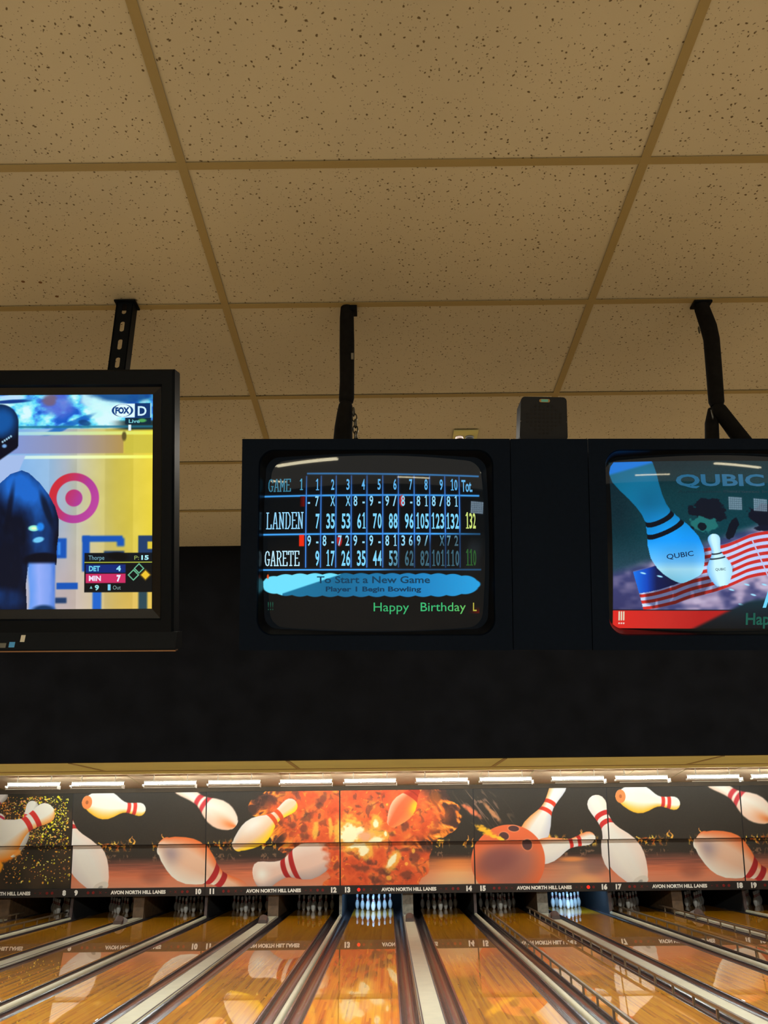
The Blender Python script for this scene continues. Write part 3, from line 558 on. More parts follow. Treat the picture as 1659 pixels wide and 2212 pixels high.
nw = (PB-2*(LE+GW))/2-.001; narrow = MB()
narrow.prism([(-nw, -.11), (-nw, .01)]+[(-nw*math.cos(PI*k/8), .01+.035*math.sin(PI*k/8)) for k in range(1, 8)]+[(nw, .01), (nw, -.11)], Y0, 22.75)
me_w = wide.mesh('lane_divider', smooth=True); me_w.materials.append(M['cap']); me_n = narrow.mesh('lane_divider', smooth=True); me_n.materials.append(M['cap'])
sd = MB()
for s in (-1, 1): sd.box(s*(hw-.014)-.008, s*(hw-.014)+.008, Y0, 22.7, .012, .0185)
me_ws = sd.mesh('edge_strip'); me_ws.materials.append(M['capedge'])
for n in range(7, 20):
    wd = n % 2 == 1; x = (LANES[n]+LANES[n+1])/2
    o = bpy.data.objects.new('lane_divider', me_w if wd else me_n); COL.objects.link(o); o.location = (x, 0, 0)
    tag(o, ('wide flat cream divider with ball return between lanes %s and %s' if wd else 'narrow rounded cream divider between lanes %s and %s') % (NUM[n], NUM[n+1]), 'lane divider', 'lane dividers')
    if wd: e = bpy.data.objects.new('edge_strip', me_ws); COL.objects.link(e); e.parent = o
# ball return hoods
hp = [(-.10, .0), (-.10, .10)]+[(-.10*math.cos(PI*k/10), .10+.075*math.sin(PI*k/10)) for k in range(1, 10)]+[(.10, .10), (.10, 0)]
for n, y in ((9, 21.1), (11, 20.95), (13, 20.97), (15, 21.1), (17, 21.2)):
    x = (LANES[n]+LANES[n+1])/2
    t = thing('ball_return_hood', 'small brown arched ball return hood between lanes %s and %s' % (NUM[n], NUM[n+1]), 'ball return hood', (x, y, .018), 'ball return hoods')
    k = len(hp); A = [(p[0], 0, p[1]*.45) for p in hp]; B = [(p[0], .16, p[1]) for p in hp]; D = [(p[0]*.8, .55, p[1]*.5) for p in hp]
    MB().add(A+B, [(i, (i+1) % k, (i+1) % k+k, i+k) for i in range(k)]+[tuple(range(k))[::-1]]).build('front_flap', M['hood'], t, smooth=True)
    MB().add(B+D, [(i, (i+1) % k, (i+1) % k+k, i+k) for i in range(k)]+[tuple(range(k, 2*k))]).build('cover', M['hoodtop'], t, smooth=True)
# bumper rails that are up on lanes eight, fifteen and seventeen
def bumper(n, s):
    x = LANES[n]+s*(LE+.03); side = 'left' if s < 0 else 'right'
    t = thing('bumper_rail', 'raised brown metal bumper rail with posts along the %s gutter of lane %s' % (side, NUM[n]), 'bumper rail', (x, 0, 0), 'raised bumper rails')
    MB().box(-.018, .018, 6.2, 23.2, .115, .15).build('top_rail', M['steel'], t, bevel=.006)
    MB().box(-.01, .01, 6.2, 23.2, -.008, .018).build('bottom_rail', M['capedge'], t)
    q = None
    for k in range(23):
        y = 6.5+.74*k
        if q is None: q = MB().box(-.012, .012, -.014, .014, -.009, .118).build('post', M['steel'], t)
        else: c = q.copy(); COL.objects.link(c); c.parent = t; q = c
        q.location = (0, y, 0)
for n, s in ((8, -1), (8, 1), (15, -1), (15, 1), (17, -1), (17, 1)): bumper(n, s)
# ---------------------------------------------------------------- pins
P2 = PR[:]; seg = 20; pv = [(0, 0, 0)]; pf = []
for t_, r_ in list(zip(PT, PR))[:-1]: pv += [(r_*.381*math.cos(2*PI*k/seg), r_*.381*math.sin(2*PI*k/seg), t_*.381) for k in range(seg)]
nr = len(PT)-1; pv.append((0, 0, .381))
for k in range(seg):
    pf.append((0, 1+(k+1) % seg, 1+k)); pf.append((1+(nr-1)*seg+k, 1+(nr-1)*seg+(k+1) % seg, len(pv)-1))
    for j in range(nr-1): pf.append((1+j*seg+k, 1+j*seg+(k+1) % seg, 1+(j+1)*seg+(k+1) % seg, 1+(j+1)*seg+k))
pm = MB().add(pv, pf).mesh('bowling_pin', smooth=False, merge=False); pm.materials.append(M['pin'])
for p in pm.polygons: p.use_smooth = True
ROWS = [[('head pin at the front', 0)], [('left pin of the second row', -.5), ('right pin of the second row', .5)], [('left pin of the third row', -1), ('middle pin of the third row', 0), ('right pin of the third row', 1)],
        [('far left pin of the back row', -1.5), ('inner left pin of the back row', -.5), ('inner right pin of the back row', .5), ('far right pin of the back row', 1.5)]]
for n in range(7, 20):
    for r, row in enumerate(ROWS):
        for nme, k in row:
            if n == 7 and k < .4: continue
            o = bpy.data.objects.new('bowling_pin', pm); COL.objects.link(o); o.location = (LANES[n]+.3048*k, PIN_Y+.264*r, 0); o.rotation_euler.z = random.random()*6
            lit = 'blue-lit' if n in (13, 16) else 'white'
            tag(o, '%s bowling pin, %s on lane %s' % (lit, nme, NUM[n]), 'bowling pin', 'bowling pins on lane %s' % NUM[n])
# walls between the pin decks, and the lamps over the two lanes in play
for n in range(7, 20):
    x = (LANES[n]+LANES[n+1])/2; wd = n % 2 == 1; h = hw if wd else nw-.002
    t = thing('kickback_wall', ('wide brown wall' if wd else 'thin dark wall')+' between the pin decks of lanes %s and %s' % (NUM[n], NUM[n+1]), 'kickback', (x, 22.78, 0), 'walls between the pin decks')
    MB().box(-h, h, .05, 3.4, -.12, .9).build('side_wall', M['kick'] if wd else M['pit'], t)
    MB().box(-h, h, 0, .05, -.12, .9).build('front_post', M['post'] if n in (12, 13, 15) else M['kick'] if wd else M['capedge'], t)
for n in (13, 16):
    t = thing('pin_lamp', 'bluish pin deck lamp behind the board over lane %s' % NUM[n], 'lamp', (LANES[n], 23.05, .78), 'pin deck lamps')
    MB().box(-(LE+GW), LE+GW, -.04, .04, 0, .05).build('housing', M['white'], t)
    a = area('pin_lamp_glow', (LANES[n], 23.05, .77), .9, .06, 50, (.26, .56, 1.), (math.radians(48), 0, 0))
# ---------------------------------------------------------------- lamps over the masking
def fixture():
    t = thing('fluorescent_lamp', 'x', 'fluorescent lamp')
    MB().box(-.62, .62, -.03, .05, .031, .06).build('housing', M['white'], t)
    MB().tube([(-.605, 0, 0), (.605, 0, 0)], .030, 12).build('tube', M['tube'], t, smooth=True)
    MB().box(-.64, .60, -.10, -.085, -.072, -.052).box(-.64, -.63, -.1, .05, -.072, -.03).build('reflector_lip', M['white'], t)
    MB().box(-.58, .64, -.18, -.165, -.118, -.098).box(.625, .635, -.18, .05, -.118, -.03).build('reflector_lip', M['white'], t)
    for s in (-.4, .4): MB().box(s-.01, s+.01, 0, .02, .06, .19).build('hanger', M['white'], t)
    return t
LX = [-8.445, -6.916, -5.19, -3.66, -1.95, -.42, 1.288, 2.81, 4.53, 6.05, 7.755, 9.29]
f0 = fixture()
for i, x in enumerate(LX):
    o = f0 if i == 0 else copy_tree(f0); o.location = (x, 20.3, 3.10); o['group'] = 'fluorescent lamps above the printed panels'
    o['label'] = 'white fluorescent strip lamp above the printed panel of lane %s' % NUM[8+i]
# ---------------------------------------------------------------- printed masking units
tilt = math.atan2(.48, 2.27)
def to_px(X, z):                                                     # place on the print, in the units the print is painted in
    k = 83.6+1.6*(2.523-z)/2.523; return 735+(X+1.236)*k, 1912.5-(z-.2)/2.323*206.5
def place_text(mb, txt, x, z, h, width=None, bold=.03, align='l', y=-.001, cols=None, col=None, xs=1.):
    v, f = text_geo(txt, bold)
    if not len(v): return
    w0 = v[:, 0].min(); w1 = v[:, 0].max(); sx = (width/(w1-w0)) if width else h*xs
    ox = -w0 if align == 'l' else -w1 if align == 'r' else -(w0+w1)/2
    mb.add([(x+(p[0]+ox)*sx, y, z+p[1]*h) for p in v], f)
    if cols is not None: cols += [col]*len(v)
def masking(n):                                                      # n: odd lane on its left; the pair n, n+1
    sx = LANES[n]-PB/2; mw = Matrix.Translation((sx, 22.58, .521)) @ Matrix.Rotation(tilt, 4, 'X')
    art = {7: 'yellow confetti', 9: 'half a big pin', 11: 'a yellow pin at the fireball edge', 13: 'the white-hot fireball', 15: 'a red bowling ball hitting pins', 17: 'a yellow-lit pin above flames', 19: 'orange-lit pins above flames'}[n]
    t = thing('masking_unit', 'printed panel with %s, above lanes %s and %s' % (art, NUM[n], NUM[n+1]), 'masking panel', group='printed panels over the pins', mw=mw)
    fn = print_confetti if n == 7 else print_main; k = 4 if n in (17, 19) else 0
    for nme, z0, z1, y in (('lower_panel', .2, 1.255, 0), ('upper_panel', 1.25, 2.523, -.10)):
        g = .016
        back = MB(); back.box(.002, MOD-.002, y+.003, y+.035, z0, z1); bo = back.build(nme, M['seam'], t)
        nx = int(MOD*84.5/.72); nz = int((z1-z0)*89/.72)
        X, Z = np.meshgrid(np.linspace(g, MOD-g, nx), np.linspace(z0+(.012 if y else .002), z1-.004, nz)); px, py = to_px(X+sx-k*MOD, Z)
        P = np.stack([X, np.full(X.shape, y), Z], -1); grid_mesh('print', P, fn(px, py), M['printm'], bo, smooth=False)
    b = MB().box(.0, MOD, -.03, .03, 0, .2).build('number_board', M['board'], t, bevel=.004)
    mb = MB(); place_text(mb, 'AVON NORTH HILL LANES', 1.04, .066, .082, 1.39, .05, y=-.0315); mb.build('name_lettering', M['letter'], b, merge=False)
    for s, x, al in ((str(n), .12, 'l'), (str(n+1), 3.33, 'r')):
        mb = MB(); place_text(mb, s, x, .05, .118, None, .065, al, y=-.0315, xs=.98); mb.build('lane_number', M['letter'], b, merge=False)
    for j, x in enumerate((.47, .60, 2.85, 2.98)):
        on = (n == 13 and j == 0) or (n == 15 and j == 2)
        MB().tube([(x, -.03, .105), (x, -.038, .105)], .042 if on else .034, 14).build('indicator_light', M['led_on'] if on else M['led_off'], b)
    mb = MB()
    for x in (.78, 2.68): mb.add([(x-.035, -.032, .075), (x-.02, -.032, .075), (x+.035, -.032, .135), (x+.02, -.032, .135)], [(0,1,2,3)]).add([(x-.035, -.032, .135), (x-.02, -.032, .135), (x+.035, -.032, .075), (x+.02, -.032, .075)], [(0,3,2,1)])
    for x in (.92, 2.55): mb.box(x-.02, x+.02, -.032, -.0305, .1, .112)
    mb.build('indicator_symbols', M['led_off'], b, merge=False)
for n in (7, 9, 11, 13, 15, 17, 19): masking(n)
# ---------------------------------------------------------------- monitors hanging over the approach
VB = Vector((0, 2.25083, 2.39083)); EV = Vector((0, -.28424, .95875)); NB = Vector((0, .95875, .28424))
CON = Matrix(((1, NB.x, EV.x, VB.x), (0, NB.y, EV.y, VB.y), (0, NB.z, EV.z, VB.z), (0, 0, 0, 1))) @ Matrix.Translation((-.03, 0, 0)) @ Matrix.Rotation(.0112, 4, 'Y') @ Matrix.Translation((.03, 0, 0))
CH = .600; RG = 1.5; GC = .306
def glass_y(u, v): return .004+(u*u+(v-GC)**2)/(2*RG)
GL = {'1': [[(.1,.8),(.55,1),(.55,0)],[(.15,0),(.95,0)]], 'L': [[(.2,0),(.2,1)],[(.02,1),(.42,1)],[(.02,0),(.92,0),(.92,.25)]], 'A': [[(.12,0),(.45,1),(.55,1),(.88,0)],[(.22,.34),(.78,.34)],[(0,0),(.28,0)],[(.72,0),(1,0)]],
      'N': [[(.18,0),(.18,1),(.82,0),(.82,1)],[(0,0),(.36,0)],[(0,1),(.2,1)],[(.64,1),(1,1)]], 'D': [[(.2,0),(.2,1)],[(.02,1),(.6,1),(.92,.75),(.92,.25),(.6,0),(.02,0)]], 'E': [[(.2,0),(.2,1)],[(.02,1),(.9,1),(.9,.78)],[(.2,.52),(.68,.52)],[(.02,0),(.94,0),(.94,.22)]],
      'G': [[(.9,.72),(.8,.94),(.55,1),(.3,.94),(.12,.7),(.12,.3),(.3,.06),(.55,0),(.8,.06),(.88,.42)],[(.6,.42),(1,.42)]], 'R': [[(.2,0),(.2,1)],[(.02,1),(.6,1),(.86,.86),(.86,.64),(.6,.5),(.2,.5)],[(.55,.5),(.9,0)],[(.02,0),(.38,0)],[(.8,0),(1,0)]],
      'T': [[(.5,0),(.5,1)],[(.05,.78),(.05,1),(.95,1),(.95,.78)],[(.28,0),(.72,0)]], 'M': [[(.12,0),(.12,1),(.5,.35),(.88,1),(.88,0)],[(0,0),(.26,0)],[(.74,0),(1,0)],[(0,1),(.13,1)],[(.87,1),(1,1)]]}
def stroke_geo(txt, wd, h, t):                                       # slab lettering of even strokes, in screen units, per-letter cells; digits other than 1 are plain
    vs, fs = [], []; n = len(txt); cw = wd/n; gw = cw*.84
    for i, c in enumerate(txt):
        x0 = i*cw+cw*.08
        if c not in GL:
            v, f = text_geo(c, .02); a, b_ = v[:, 0].min(), v[:, 0].max(); k = len(vs)
            vs += [(x0+(p[0]-a)/(b_-a)*gw, p[1]*h, 0) for p in v]; fs += [tuple(j+k for j in q) for q in f]; continue
        g1 = gw if c != '1' else min(gw, 6.5); xo = x0+(gw-g1)*.5
        for L in GL[c]:
            for (ax, ay), (bx, by) in zip(L[:-1], L[1:]):
                p, q = np.array((xo+ax*g1, ay*h)), np.array((xo+bx*g1, by*h)); d = q-p; d = d/(np.hypot(*d)+1e-9); e = np.array((-d[1], d[0]))*t/2; p, q = p-d*t*.35, q+d*t*.35
                k = len(vs); vs += [(*(p-e), 0), (*(q-e), 0), (*(q+e), 0), (*(p+e), 0)]; fs.append((k, k+1, k+2, k+3))
    return np.array(vs), fs
def crt(uc, label, fn, px0, texts, py0):
    hwid = .3837
    t = thing('tube_monitor', label, 'monitor', group='tube monitors over the approach', mw=CON @ Matrix.Translation((uc, 0, 0)))
    op = rrect(0, .305, .336, .264, .045); OP = [(a, .0, b) for a, b, s in op]; OC = [(s[0]*hwid, 0, .3+s[1]*.3) for a, b, s in op]
    cb = MB(); cb.ring(OC, OP); cb.ring(OP, [(a*.992, .02, .305+(b-.305)*.992) for a, b, s in op])
    BK = [(s[0]*hwid, .30, .3+s[1]*.3) for a, b, s in op]; cb.ring(OC, BK)
    B2 = [(s[0]*.25, .46, .34+s[1]*.2) for a, b, s in op]; cb.ring(BK, B2); cb.add(B2, [tuple(range(len(B2)))])
    cb.build('cabinet', M['plastic'], t)
    gl = rrect(0, GC, .322, .249, .04); GL = [(a, glass_y(a, b)-.001, b) for a, b, s in gl]
    MB().ring([(a*.992, .012, .305+(b-.305)*.992) for a, b, s in op], [(a*1.012, glass_y(a, b)-.014, GC+(b-GC)*1.012) for a, b, s in gl]).ring([(a*1.012, glass_y(a, b)-.014, GC+(b-GC)*1.012) for a, b, s in gl], GL).build('tube_surround', M['gloss'], t, smooth=True)
    nx, nz = 520, 400; U, V = np.meshgrid(np.linspace(-.33, .33, nx), np.linspace(GC-.257, GC+.257, nz))
    P = np.stack([U, glass_y(U, V), V], -1); X, Y = px0+U/.001335, py0-(V-GC)/.00131
    g = grid_mesh('picture_tube', P, fn(X, Y), M['crt'], t)
    def kind_of(y): return 'header_lettering' if y < 1066 else 'message_lettering' if 1250 < y < 1290 else 'ticker_lettering' if y > 1295 else 'frame_score_lettering' if y in (1094, 1181) else 'total_lettering'
    for key in dict.fromkeys(kind_of(q[2]) for q in texts):
        vs, fs, cs = [], [], []
        for s, x, y, h, wd, bold, al, col in [q for q in texts if kind_of(q[2]) == key]:
            if isinstance(bold, str): v, f = stroke_geo(s, wd, h, 2.3 if h > 26 else 2.); wd = float(np.ptp(v[:, 0])) or 1.; v = v/np.array((1, h, 1))
            else: v, f = text_geo(s, bold)
            a, b_ = v[:, 0].min(), v[:, 0].max(); sx = wd/(b_-a); ox = -a if al == 'l' else -b_ if al == 'r' else -(a+b_)/2
            n0 = len(vs)
            for p in v:
                qx, qy = x+(p[0]+ox)*sx, y-p[1]*h; u, vv = (qx-px0)*.001335, GC+(py0-qy)*.00131
                vs.append((u, glass_y(u, vv)-.0012, vv)); cs.append(col(qx, qy) if callable(col) else col)
            fs += [tuple(i+n0 for i in q) for q in f]
        me = bpy.data.meshes.new(key); me.from_pydata(vs, [], fs); c = np.clip(np.array(cs, float), 0, 255)/255; c = np.where(c <= .04045, c/12.92, ((c+.055)/1.055)**2.4)
        a = me.color_attributes.new('Print', 'FLOAT_COLOR', 'POINT'); a.data.foreach_set('color', np.concatenate([c, np.ones((len(c), 1))], 1).astype(np.float32).ravel())
        me.materials.append(M['ink']); o = bpy.data.objects.new(key, me); COL.objects.link(o); o.parent = g
    return t
BR = np.array((120, 214, 255.)); HD = np.array((64, 150, 195.))
def kk(c): return lambda x, y: np.array(c)*float(score_dim(np.array(x), np.array(y)))
TX = [('GAME', 578, 1060, 27, 52, 's', 'l', (46,120,148)), ('1', 655, 1057, 24, 8, 's', 'r', (70,160,200)), ('Tot.', 998, 1061, 27, 24, .02, 'l', (96,178,232))]
CE = [694, 727, 760, 793, 827, 861, 895, 928, 961, 993]
for i, s in enumerate('1 2 3 4 5 6 7 8 9 10'.split()): TX.append((s, CE[i]-4, 1058, 24, 16 if len(s) > 1 else 8, 's', 'r', (92,178,236)))
for row, (yb, yn, sc, tot, name, wd) in enumerate(((1094, 1143, '- 7|X|X|8 -|9 -|9 /|8 -|8 1|8 /|8 1', '7 35 53 61 70 88 96 105 123 132', 'LANDEN', 83), (1181, 1224, '9 -|8 -|7 2|9 -|9 -|8 1|3 6|9 /|X|7 2', '9 17 26 35 44 53 62 82 101 110', 'GARETE', 78))):
    for i, c in enumerate(sc.split('|')):
        ps = c.split(' ')
        if len(ps) == 2:
            for j, q in enumerate(ps):
                xx = CE[i]-25 if j == 0 else CE[i]-4
                wq = {'-': 5, '1': 7, '/': 8}.get(q, 8)
                TX.append((q, xx if j else xx-3, yb, 23, wq, 's' if q == '1' else .015, 'l' if j == 0 else 'r', kk((150,222,255))))
        else: TX.append((c, CE[i]-2, yb, 23, 10, .015, 'r', kk((130,214,255))))
    for i, c in enumerate(tot.split()): TX.append((c, CE[i]-2, yn, 33, {1: 10, 2: 20, 3: 29}[len(c)], 's', 'r', kk((128,216,255))))
    TX.append((name, 575 if row == 0 else 573, yn, 35 if row == 0 else 31, wd, 's', 'l', (150,214,250) if row == 0 else (190,235,255)))
    TX.append((('132', '110')[row], 1028, yn-1, 34, 23, 's', 'r', ((205,225,120), (40,92,40))[row]))
TX += [('To Start a New Game', 687, 1262, 15, 241, .02, 'l', (12,62,92)), ('Player 1 Begin Bowling', 706, 1280, 10.5, 203, .03, 'l', (10,58,90)),
       ('Happy', 808, 1323, 20, 75, .0, 'l', (56,180,112)), ('Birthday', 908, 1323, 20, 97, .0, 'l', lambda x, y: np.array((60,190,118))+np.array((1.1,.1,-.5))*max(0, x-960)), ('L', 1021, 1323, 19, 8, .01, 'l', (190,180,70)), ('!!!', 580, 1321, 19, 12, .0, 'l', (28,78,62))]
crt(-.029, 'black tube monitor showing the bowling scores of LANDEN and GARETE', screen_score, 813, TX, 1172)
QX = [('QUBIC', 1459, 1046, 26, 190, .03, 'l', (30,98,136)), ('Automazioni Elettronico Informatica', 1461, 1062, 6.5, 260, .02, 'l', (10,44,54)), ('Happy', 1598, 1348, 26, 85, .02, 'l', (24,88,74)), ('A', 1634, 1310, 44, 34, .03, 'l', (110,215,255))]
t2 = crt(.963, 'black tube monitor at the right edge showing a blue-lit pin and striped flag', screen_pins, 1556, QX, 1168)
def slant(txt, x, y, h, wd, ang, col):                               # the lettering on the two drawn pins runs slightly uphill
    v, f = text_geo(txt, .01); v = v.copy(); a = v[:, 0].min(); sx = wd/(v[:, 0].max()-a); c, s = math.cos(ang), math.sin(ang); out = []
    for p in v:
        dx, dy = (p[0]-a)*sx, p[1]*h; qx, qy = x+dx*c-dy*s, y-dx*s-dy*c; u, vv = (qx-1556)*.001335, GC+(1168-qy)*.00131; out.append((u, glass_y(u, vv)-.0013, vv))
    me = bpy.data.meshes.new('pin_lettering'); me.from_pydata(out, [], f); at = me.color_attributes.new('Print', 'FLOAT_COLOR', 'POINT')
    at.data.foreach_set('color', np.tile(np.array((*lin(col), 1), np.float32), len(out))); me.materials.append(M['ink']); o = bpy.data.objects.new('pin_lettering', me); COL.objects.link(o)
    o.parent = [c_ for c_ in t2.children if c_.name.startswith('picture_tube')][0]
slant('QUBIC', 1433, 1207, 11, 56, .14, (8,40,80)); slant('QUBIC', 1533, 1232, 5.5, 22, .05, (10,50,90))
bp = thing('blank_panel', 'plain black filler panel between the two tube monitors', 'panel', mw=CON @ Matrix.Translation((.4672, 0, 0)))
MB().box(-.1105, .1105, .001, .02, 0, .6).build('face', M['plastic'], bp, bevel=.002); MB().box(-.105, .105, .02, .3, .03, .57).build('box', M['plastic'], bp)
# speaker standing on the filler panel
sp = thing('loudspeaker', 'small black loudspeaker with round holes standing on the filler panel', 'speaker', mw=CON @ Matrix.Translation((.458, .03, .601)) @ Matrix.Rotation(.02, 4, 'Y'))
HWS, HHS = .070, .064
fr = rrect(0, HHS, HWS, HHS, .012, 5)
fr = [(a*(1-.05*(b/(2*HHS))), b if b > .02 else max(b, 0), s) for a, b, s in fr]
MB().ring([(a, 0, b) for a, b, s in fr], [(a*.93, .10, HHS+(b-HHS)*.9) for a, b, s in fr]).add([(a*.93, .10, HHS+(b-HHS)*.9) for a, b, s in fr], [tuple(range(len(fr)))]).build('housing', M['plastic'], sp, smooth=True)
MB().add([(a, 0, b) for a, b, s in fr], [tuple(range(len(fr)))[::-1]]).build('front', mat('speaker_front', (25,26,28), .6, spec=.2), sp)
hl = MB()
for r_, (cnt, zz) in enumerate(((5,.101),(7,.0895),(9,.078),(9,.0665),(9,.055),(7,.0435),(5,.032),(3,.0205))):
    for c_ in range(cnt): hl.tube([((c_-(cnt-1)/2)*.0119, -.0006, zz), ((c_-(cnt-1)/2)*.0119, .001, zz)], .0042, 8)
hl.build('grille_holes', M['pit'], sp, merge=False)
bd = MB(); bd.prism([(a, b) for a, b, s in rrect(0, 0, .0155, .005, .0049, 4)], -.0022, 0, 'y'); b_ = bd.build('badge', mat('badge_rim', (150,120,70), .3, metal=.6), sp); b_.location = (.002, 0, .1165)
q = MB().box(-.010, .010, -.003, -.0022, -.0036, .0036).build('badge_face', mat('badge_green', (84,170,160), .4), b_)
for s in (-1, 1): MB().tube([(s*.067, -.002, .055), (s*.067, .002, .055)], .0016, 8).build('screw', M['chrome'], sp)
# ---------------------------------------------------------------- flat television on the left
TV = Matrix(((1, 0, 0, 0), (0, math.cos(math.radians(19.5)), -math.sin(math.radians(19.5)), 2.1), (0, math.sin(math.radians(19.5)), math.cos(math.radians(19.5)), 3.222), (0, 0, 0, 1)))
UR, UL = -.626, -1.915; UC = (UR+UL)/2; HWT = (UR-UL)/2
tv = thing('flat_television', 'large black flat television at the left showing a baseball broadcast', 'television', mw=TV @ Matrix.Translation((UC, 0, 0)) @ Matrix.Rotation(.006, 4, 'Y'))
SL, SR, ST, SB = -(.695-.626+0)-HWT*0, 0, -.0735, -.718
sr = HWT-.069; sl = -HWT+.069
def R4(x0, x1, z0, z1, y): return [(x1, y, z1), (x0, y, z1), (x0, y, z0), (x1, y, z0)]
o1 = R4(-HWT, HWT, -.79, 0, 0); o2 = R4(-HWT+.006, HWT-.006, -.785, -.006, -.008); o3 = R4(-HWT+.036, HWT-.036, -.75, -.046, -.008); o4 = R4(-HWT+.042, HWT-.042, -.746, -.052, .006)
MB().ring(R4(-HWT, HWT, -.79, 0, .06), o1).ring(o1, o2).ring(o2, o3).ring(o3, o4).build('frame', M['tvplastic'], tv)
MB().ring(o4, R4(sl, sr, SB, ST, .012)).build('inner_bezel', M['gloss'], tv)
bk = MB(); bk.ring(R4(-HWT, HWT, -.79, 0, .06), R4(-HWT+.15, HWT-.15, -.66, -.08, .13)); bk.add(R4(-HWT+.15, HWT-.15, -.66, -.08, .13), [(0,1,2,3)]); bk.build('back_cover', M['plastic'], tv)
lg_ = MB().prism([(0.0, -.785), (-.008, -.785), (-.030, -.832), (-.030, -.838), (.05, -.838), (.05, -.79)], -HWT-.004, HWT+.012, 'x').build('lower_ledge', M['tvplastic'], tv)
MB().box(-HWT-.004, HWT+.014, -.032, -.006, -.8395, -.836).build('ledge_strip', mat('ledge_bronze', (150,116,88), .3, metal=.7), tv)
nx = 400; U, V = np.meshgrid(np.concatenate([np.linspace(sl, -.60, 60)[:-1], np.linspace(-.60, sr, 1000)])[:], np.linspace(SB, ST, 560))
X = 328+(U-sr)/.001387; Y = 848-(V-ST)/.001387
sc = grid_mesh('screen', np.stack([U, np.full(U.shape, .011), V], -1), screen_game(X, Y), M['lcd'], tv, smooth=False)
vs, fs, cs = MB(), [], []
def tvt(s, x, y, h, wd, bold, al, col):
    px = lambda a: sr+(a-328)*.001387
    place_text(vs, s, px(x), ST-(y-848)*.001387, h*.001387, wd*.001387, bold, al, .0102, cs, col)
for a in (('FOX', 262, 889, 13, 31, .06, 'c', (10,62,130)), ('D', 305, 894, 21, 19, .02, 'c', (205,240,255)), ('Live', 276, 910, 8, 24, .02, 'l', (120,200,210)), ('Thorpe', 191, 1207, 10, 34, .0, 'l', (120,170,190)), ('P:', 290, 1207, 9, 10, .0, 'l', (150,170,90)), ('15', 305, 1207, 9.5, 16, .04, 'l', (170,235,245)),
          ('DET', 192, 1231, 11, 24, .04, 'l', (110,205,235)), ('4', 251, 1231, 11, 10, .05, 'l', (150,225,245)), ('MIN', 192, 1252, 11, 26, .04, 'l', (240,220,245)), ('7', 252, 1253, 13, 9, .06, 'l', (235,235,255)), ('9', 205, 1272, 11, 9, .04, 'l', (150,225,225)), ('1', 233, 1272, 12, 6, .05, 'l', (130,210,240)), ('Out', 244, 1271, 9, 17, .0, 'l', (130,160,160))): tvt(*a)
n0 = len(vs.v); px = lambda a: sr+(a-328)*.001387; pz = lambda b: ST-(b-848)*.001387
vs.add([(px(194), .0102, pz(1269)), (px(200), .0102, pz(1269)), (px(197), .0102, pz(1263))], [(0,1,2)]); cs += [(120,190,190)]*3
me = bpy.data.meshes.new('screen_lettering'); me.from_pydata(vs.v, [], vs.f); at = me.color_attributes.new('Print', 'FLOAT_COLOR', 'POINT')
at.data.foreach_set('color', np.array([(*lin(c), 1) for c in cs], np.float32).ravel()); me.materials.append(M['ink']); o = bpy.data.objects.new('screen_lettering', me); COL.objects.link(o); o.parent = sc
for nme, u0, u1, v0, v1, m in (('blue_sticker', -1.1245, -1.1075, -.826, -.811, mat('sticker_blue', (52,150,215), .4)), ('white_sticker', -1.094, -1.081, -.811, -.792, mat('sticker_white', (205,200,180), .5)), ('grey_label', -1.176, -1.133, -.827, -.814, mat('sticker_grey', (92,92,82), .5))):
    y0 = lambda v: -.0085-(-.785-v)/.047*.022
    MB().add([(u0-UC+.02, y0(v0), v0), (u1-UC+.02, y0(v0), v0), (u1-UC+.02, y0(v1), v1), (u0-UC+.02, y0(v1), v1)], [(0,1,2,3)]).build(nme, m, tv)
# slotted metal strut that holds it
st = thing('slotted_strut', 'dark slotted metal strut from ceiling to the left television', 'bracket', (-.846, 2.216, 0))
pl = MB(); zc = CZ-.035; pitch = .068; hwS = .0265
for k in range(5):
    c = zc-pitch*k+.004; L = rrect(0, c, .0075, .020, .0074, 5); OUT = [(s[0]*hwS, 0, c+s[1]*pitch/2) for a, b, s in L]
    pl.ring(OUT, [(a, 0, b) for a, b, s in L]).ring([(a, 0, b) for a, b, s in L], [(a, .004, b) for a, b, s in L])
pl.build('slotted_face', M['tvplastic'], st)
for s in (-1, 1): MB().box(s*hwS-.002, s*hwS+.002, 0, .04, zc-pitch*4.4, CZ-.001).build('flange', M['tvplastic'], st)
MB().box(-.034, .036, -.01, .045, CZ-.006, CZ-.001).build('top_plate', M['tvplastic'], st)
# foam-wrapped hanging poles
pz0 = CZ
p1 = thing('hanging_pole', 'black foam wrapped pole hanging above the score monitor', 'pole', (-.1185, 2.27, 0), 'foam wrapped hanging poles')
MB().tube([(.0, 0, pz0+.002), (.0, 0, pz0-.04), (.001, 0, pz0-.14), (.002, 0, pz0-.28), (.001, 0, pz0-.345), (.0, 0, pz0-.358), (.0, 0, pz0-.364)], [.021,.0235,.0245,.0235,.0245,.0225,.017], 16).build('upper_sleeve', M['sleeve'], p1, smooth=True)
MB().tube([(-.001, 0, pz0-.36), (-.002, 0, pz0-.372), (-.004, 0, pz0-.40), (-.008, 0, pz0-.45), (-.010, 0, pz0-.512)], [.0175,.0225,.0255,.0285,.031], 16).build('lower_sleeve', M['sleeve'], p1, smooth=True)
MB().box(.01, .034, -.02, .02, pz0-.02, pz0-.002).build('ceiling_clip', M['tvplastic'], p1); MB().box(.016, .024, -.0255, -.022, pz0-.215, pz0-.192).build('tape_scrap', mat('tape_grey', (120,116,104), .7), p1)
ch = thing('chain', 'steel chain hanging beside the pole above the score monitor', 'chain', (-.094, 2.25, pz0-.405))
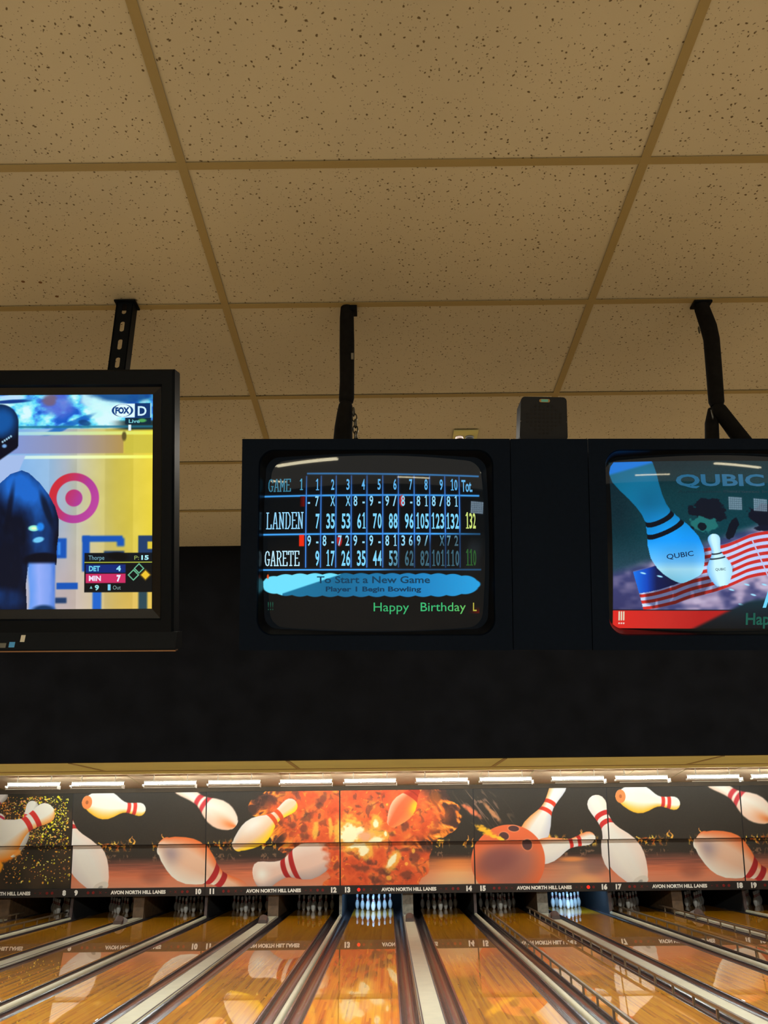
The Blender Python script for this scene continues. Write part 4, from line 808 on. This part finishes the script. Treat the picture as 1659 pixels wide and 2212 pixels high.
for k in range(11):
    a = (1, .3, 0) if k % 2 else (.3, 1, 0)
    MB().torus((.001*(k % 3)+.006*min(k, 3)/3, 0, -.021*k), a, (0, 0, 1), .0075, .0145, .0026).build('link', M['chrome'], ch, smooth=True)
c2 = MB()
p2 = thing('hanging_pole', 'black foam wrapped pole splitting into two legs above the right monitor', 'pole', (1.072, 2.27, 0), 'foam wrapped hanging poles')
MB().tube([(-.004, 0, pz0+.002), (-.002, 0, pz0-.02), (.008, 0, pz0-.09), (.010, 0, pz0-.14), (.0, 0, pz0-.25), (-.012, 0, pz0-.375), (-.013, 0, pz0-.39)], [.022,.0245,.0265,.0255,.025,.024,.019], 16).build('upper_sleeve', M['sleeve'], p2, smooth=True)
MB().tube([(-.016, 0, pz0-.385), (-.008, 0, pz0-.402), (.028, 0, pz0-.475), (.055, 0, pz0-.527)], [.016,.023,.025,.026], 16).build('leg', M['sleeve'], p2, smooth=True)
MB().tube([(-.020, .02, pz0-.39), (-.030, .02, pz0-.44), (-.041, .02, pz0-.52)], [.014,.021,.022], 16).build('leg', M['sleeve'], p2, smooth=True)
MB().box(-.034, .026, -.024, .02, pz0-.008, pz0-.001).build('ceiling_flap', M['tvplastic'], p2)
MB().torus((-.03, -.01, pz0-.11), (0, 1, .2), (0, 0, 1), .004, .013, .0016).build('wire_clip', M['chrome'], p2); MB().torus((-.038, -.012, pz0-.425), (.3, 1, 0), (0, 0, 1), .005, .016, .0018).build('wire_clip', M['chrome'], p2)
# small plate with two fittings on the ceiling
cp = thing('ceiling_plate', 'small tan ceiling plate with two dark fittings above the score monitor', 'ceiling fitting', (.361, 3.19, CZ))
MB().box(-.054, .054, -.03, .09, -.006, -.0005).build('plate', M['soffit'], cp)
MB().tube([(-.026, .03, -.006), (-.026, .03, -.02), (-.024, .03, -.028)], [.017,.019,.011], 12).build('fitting', M['hood'], cp); MB().tube([(.020, .03, -.006), (.020, .03, -.014), (.020, .03, -.03)], [.019,.018,.008], 12).build('fitting', M['pit'], cp)
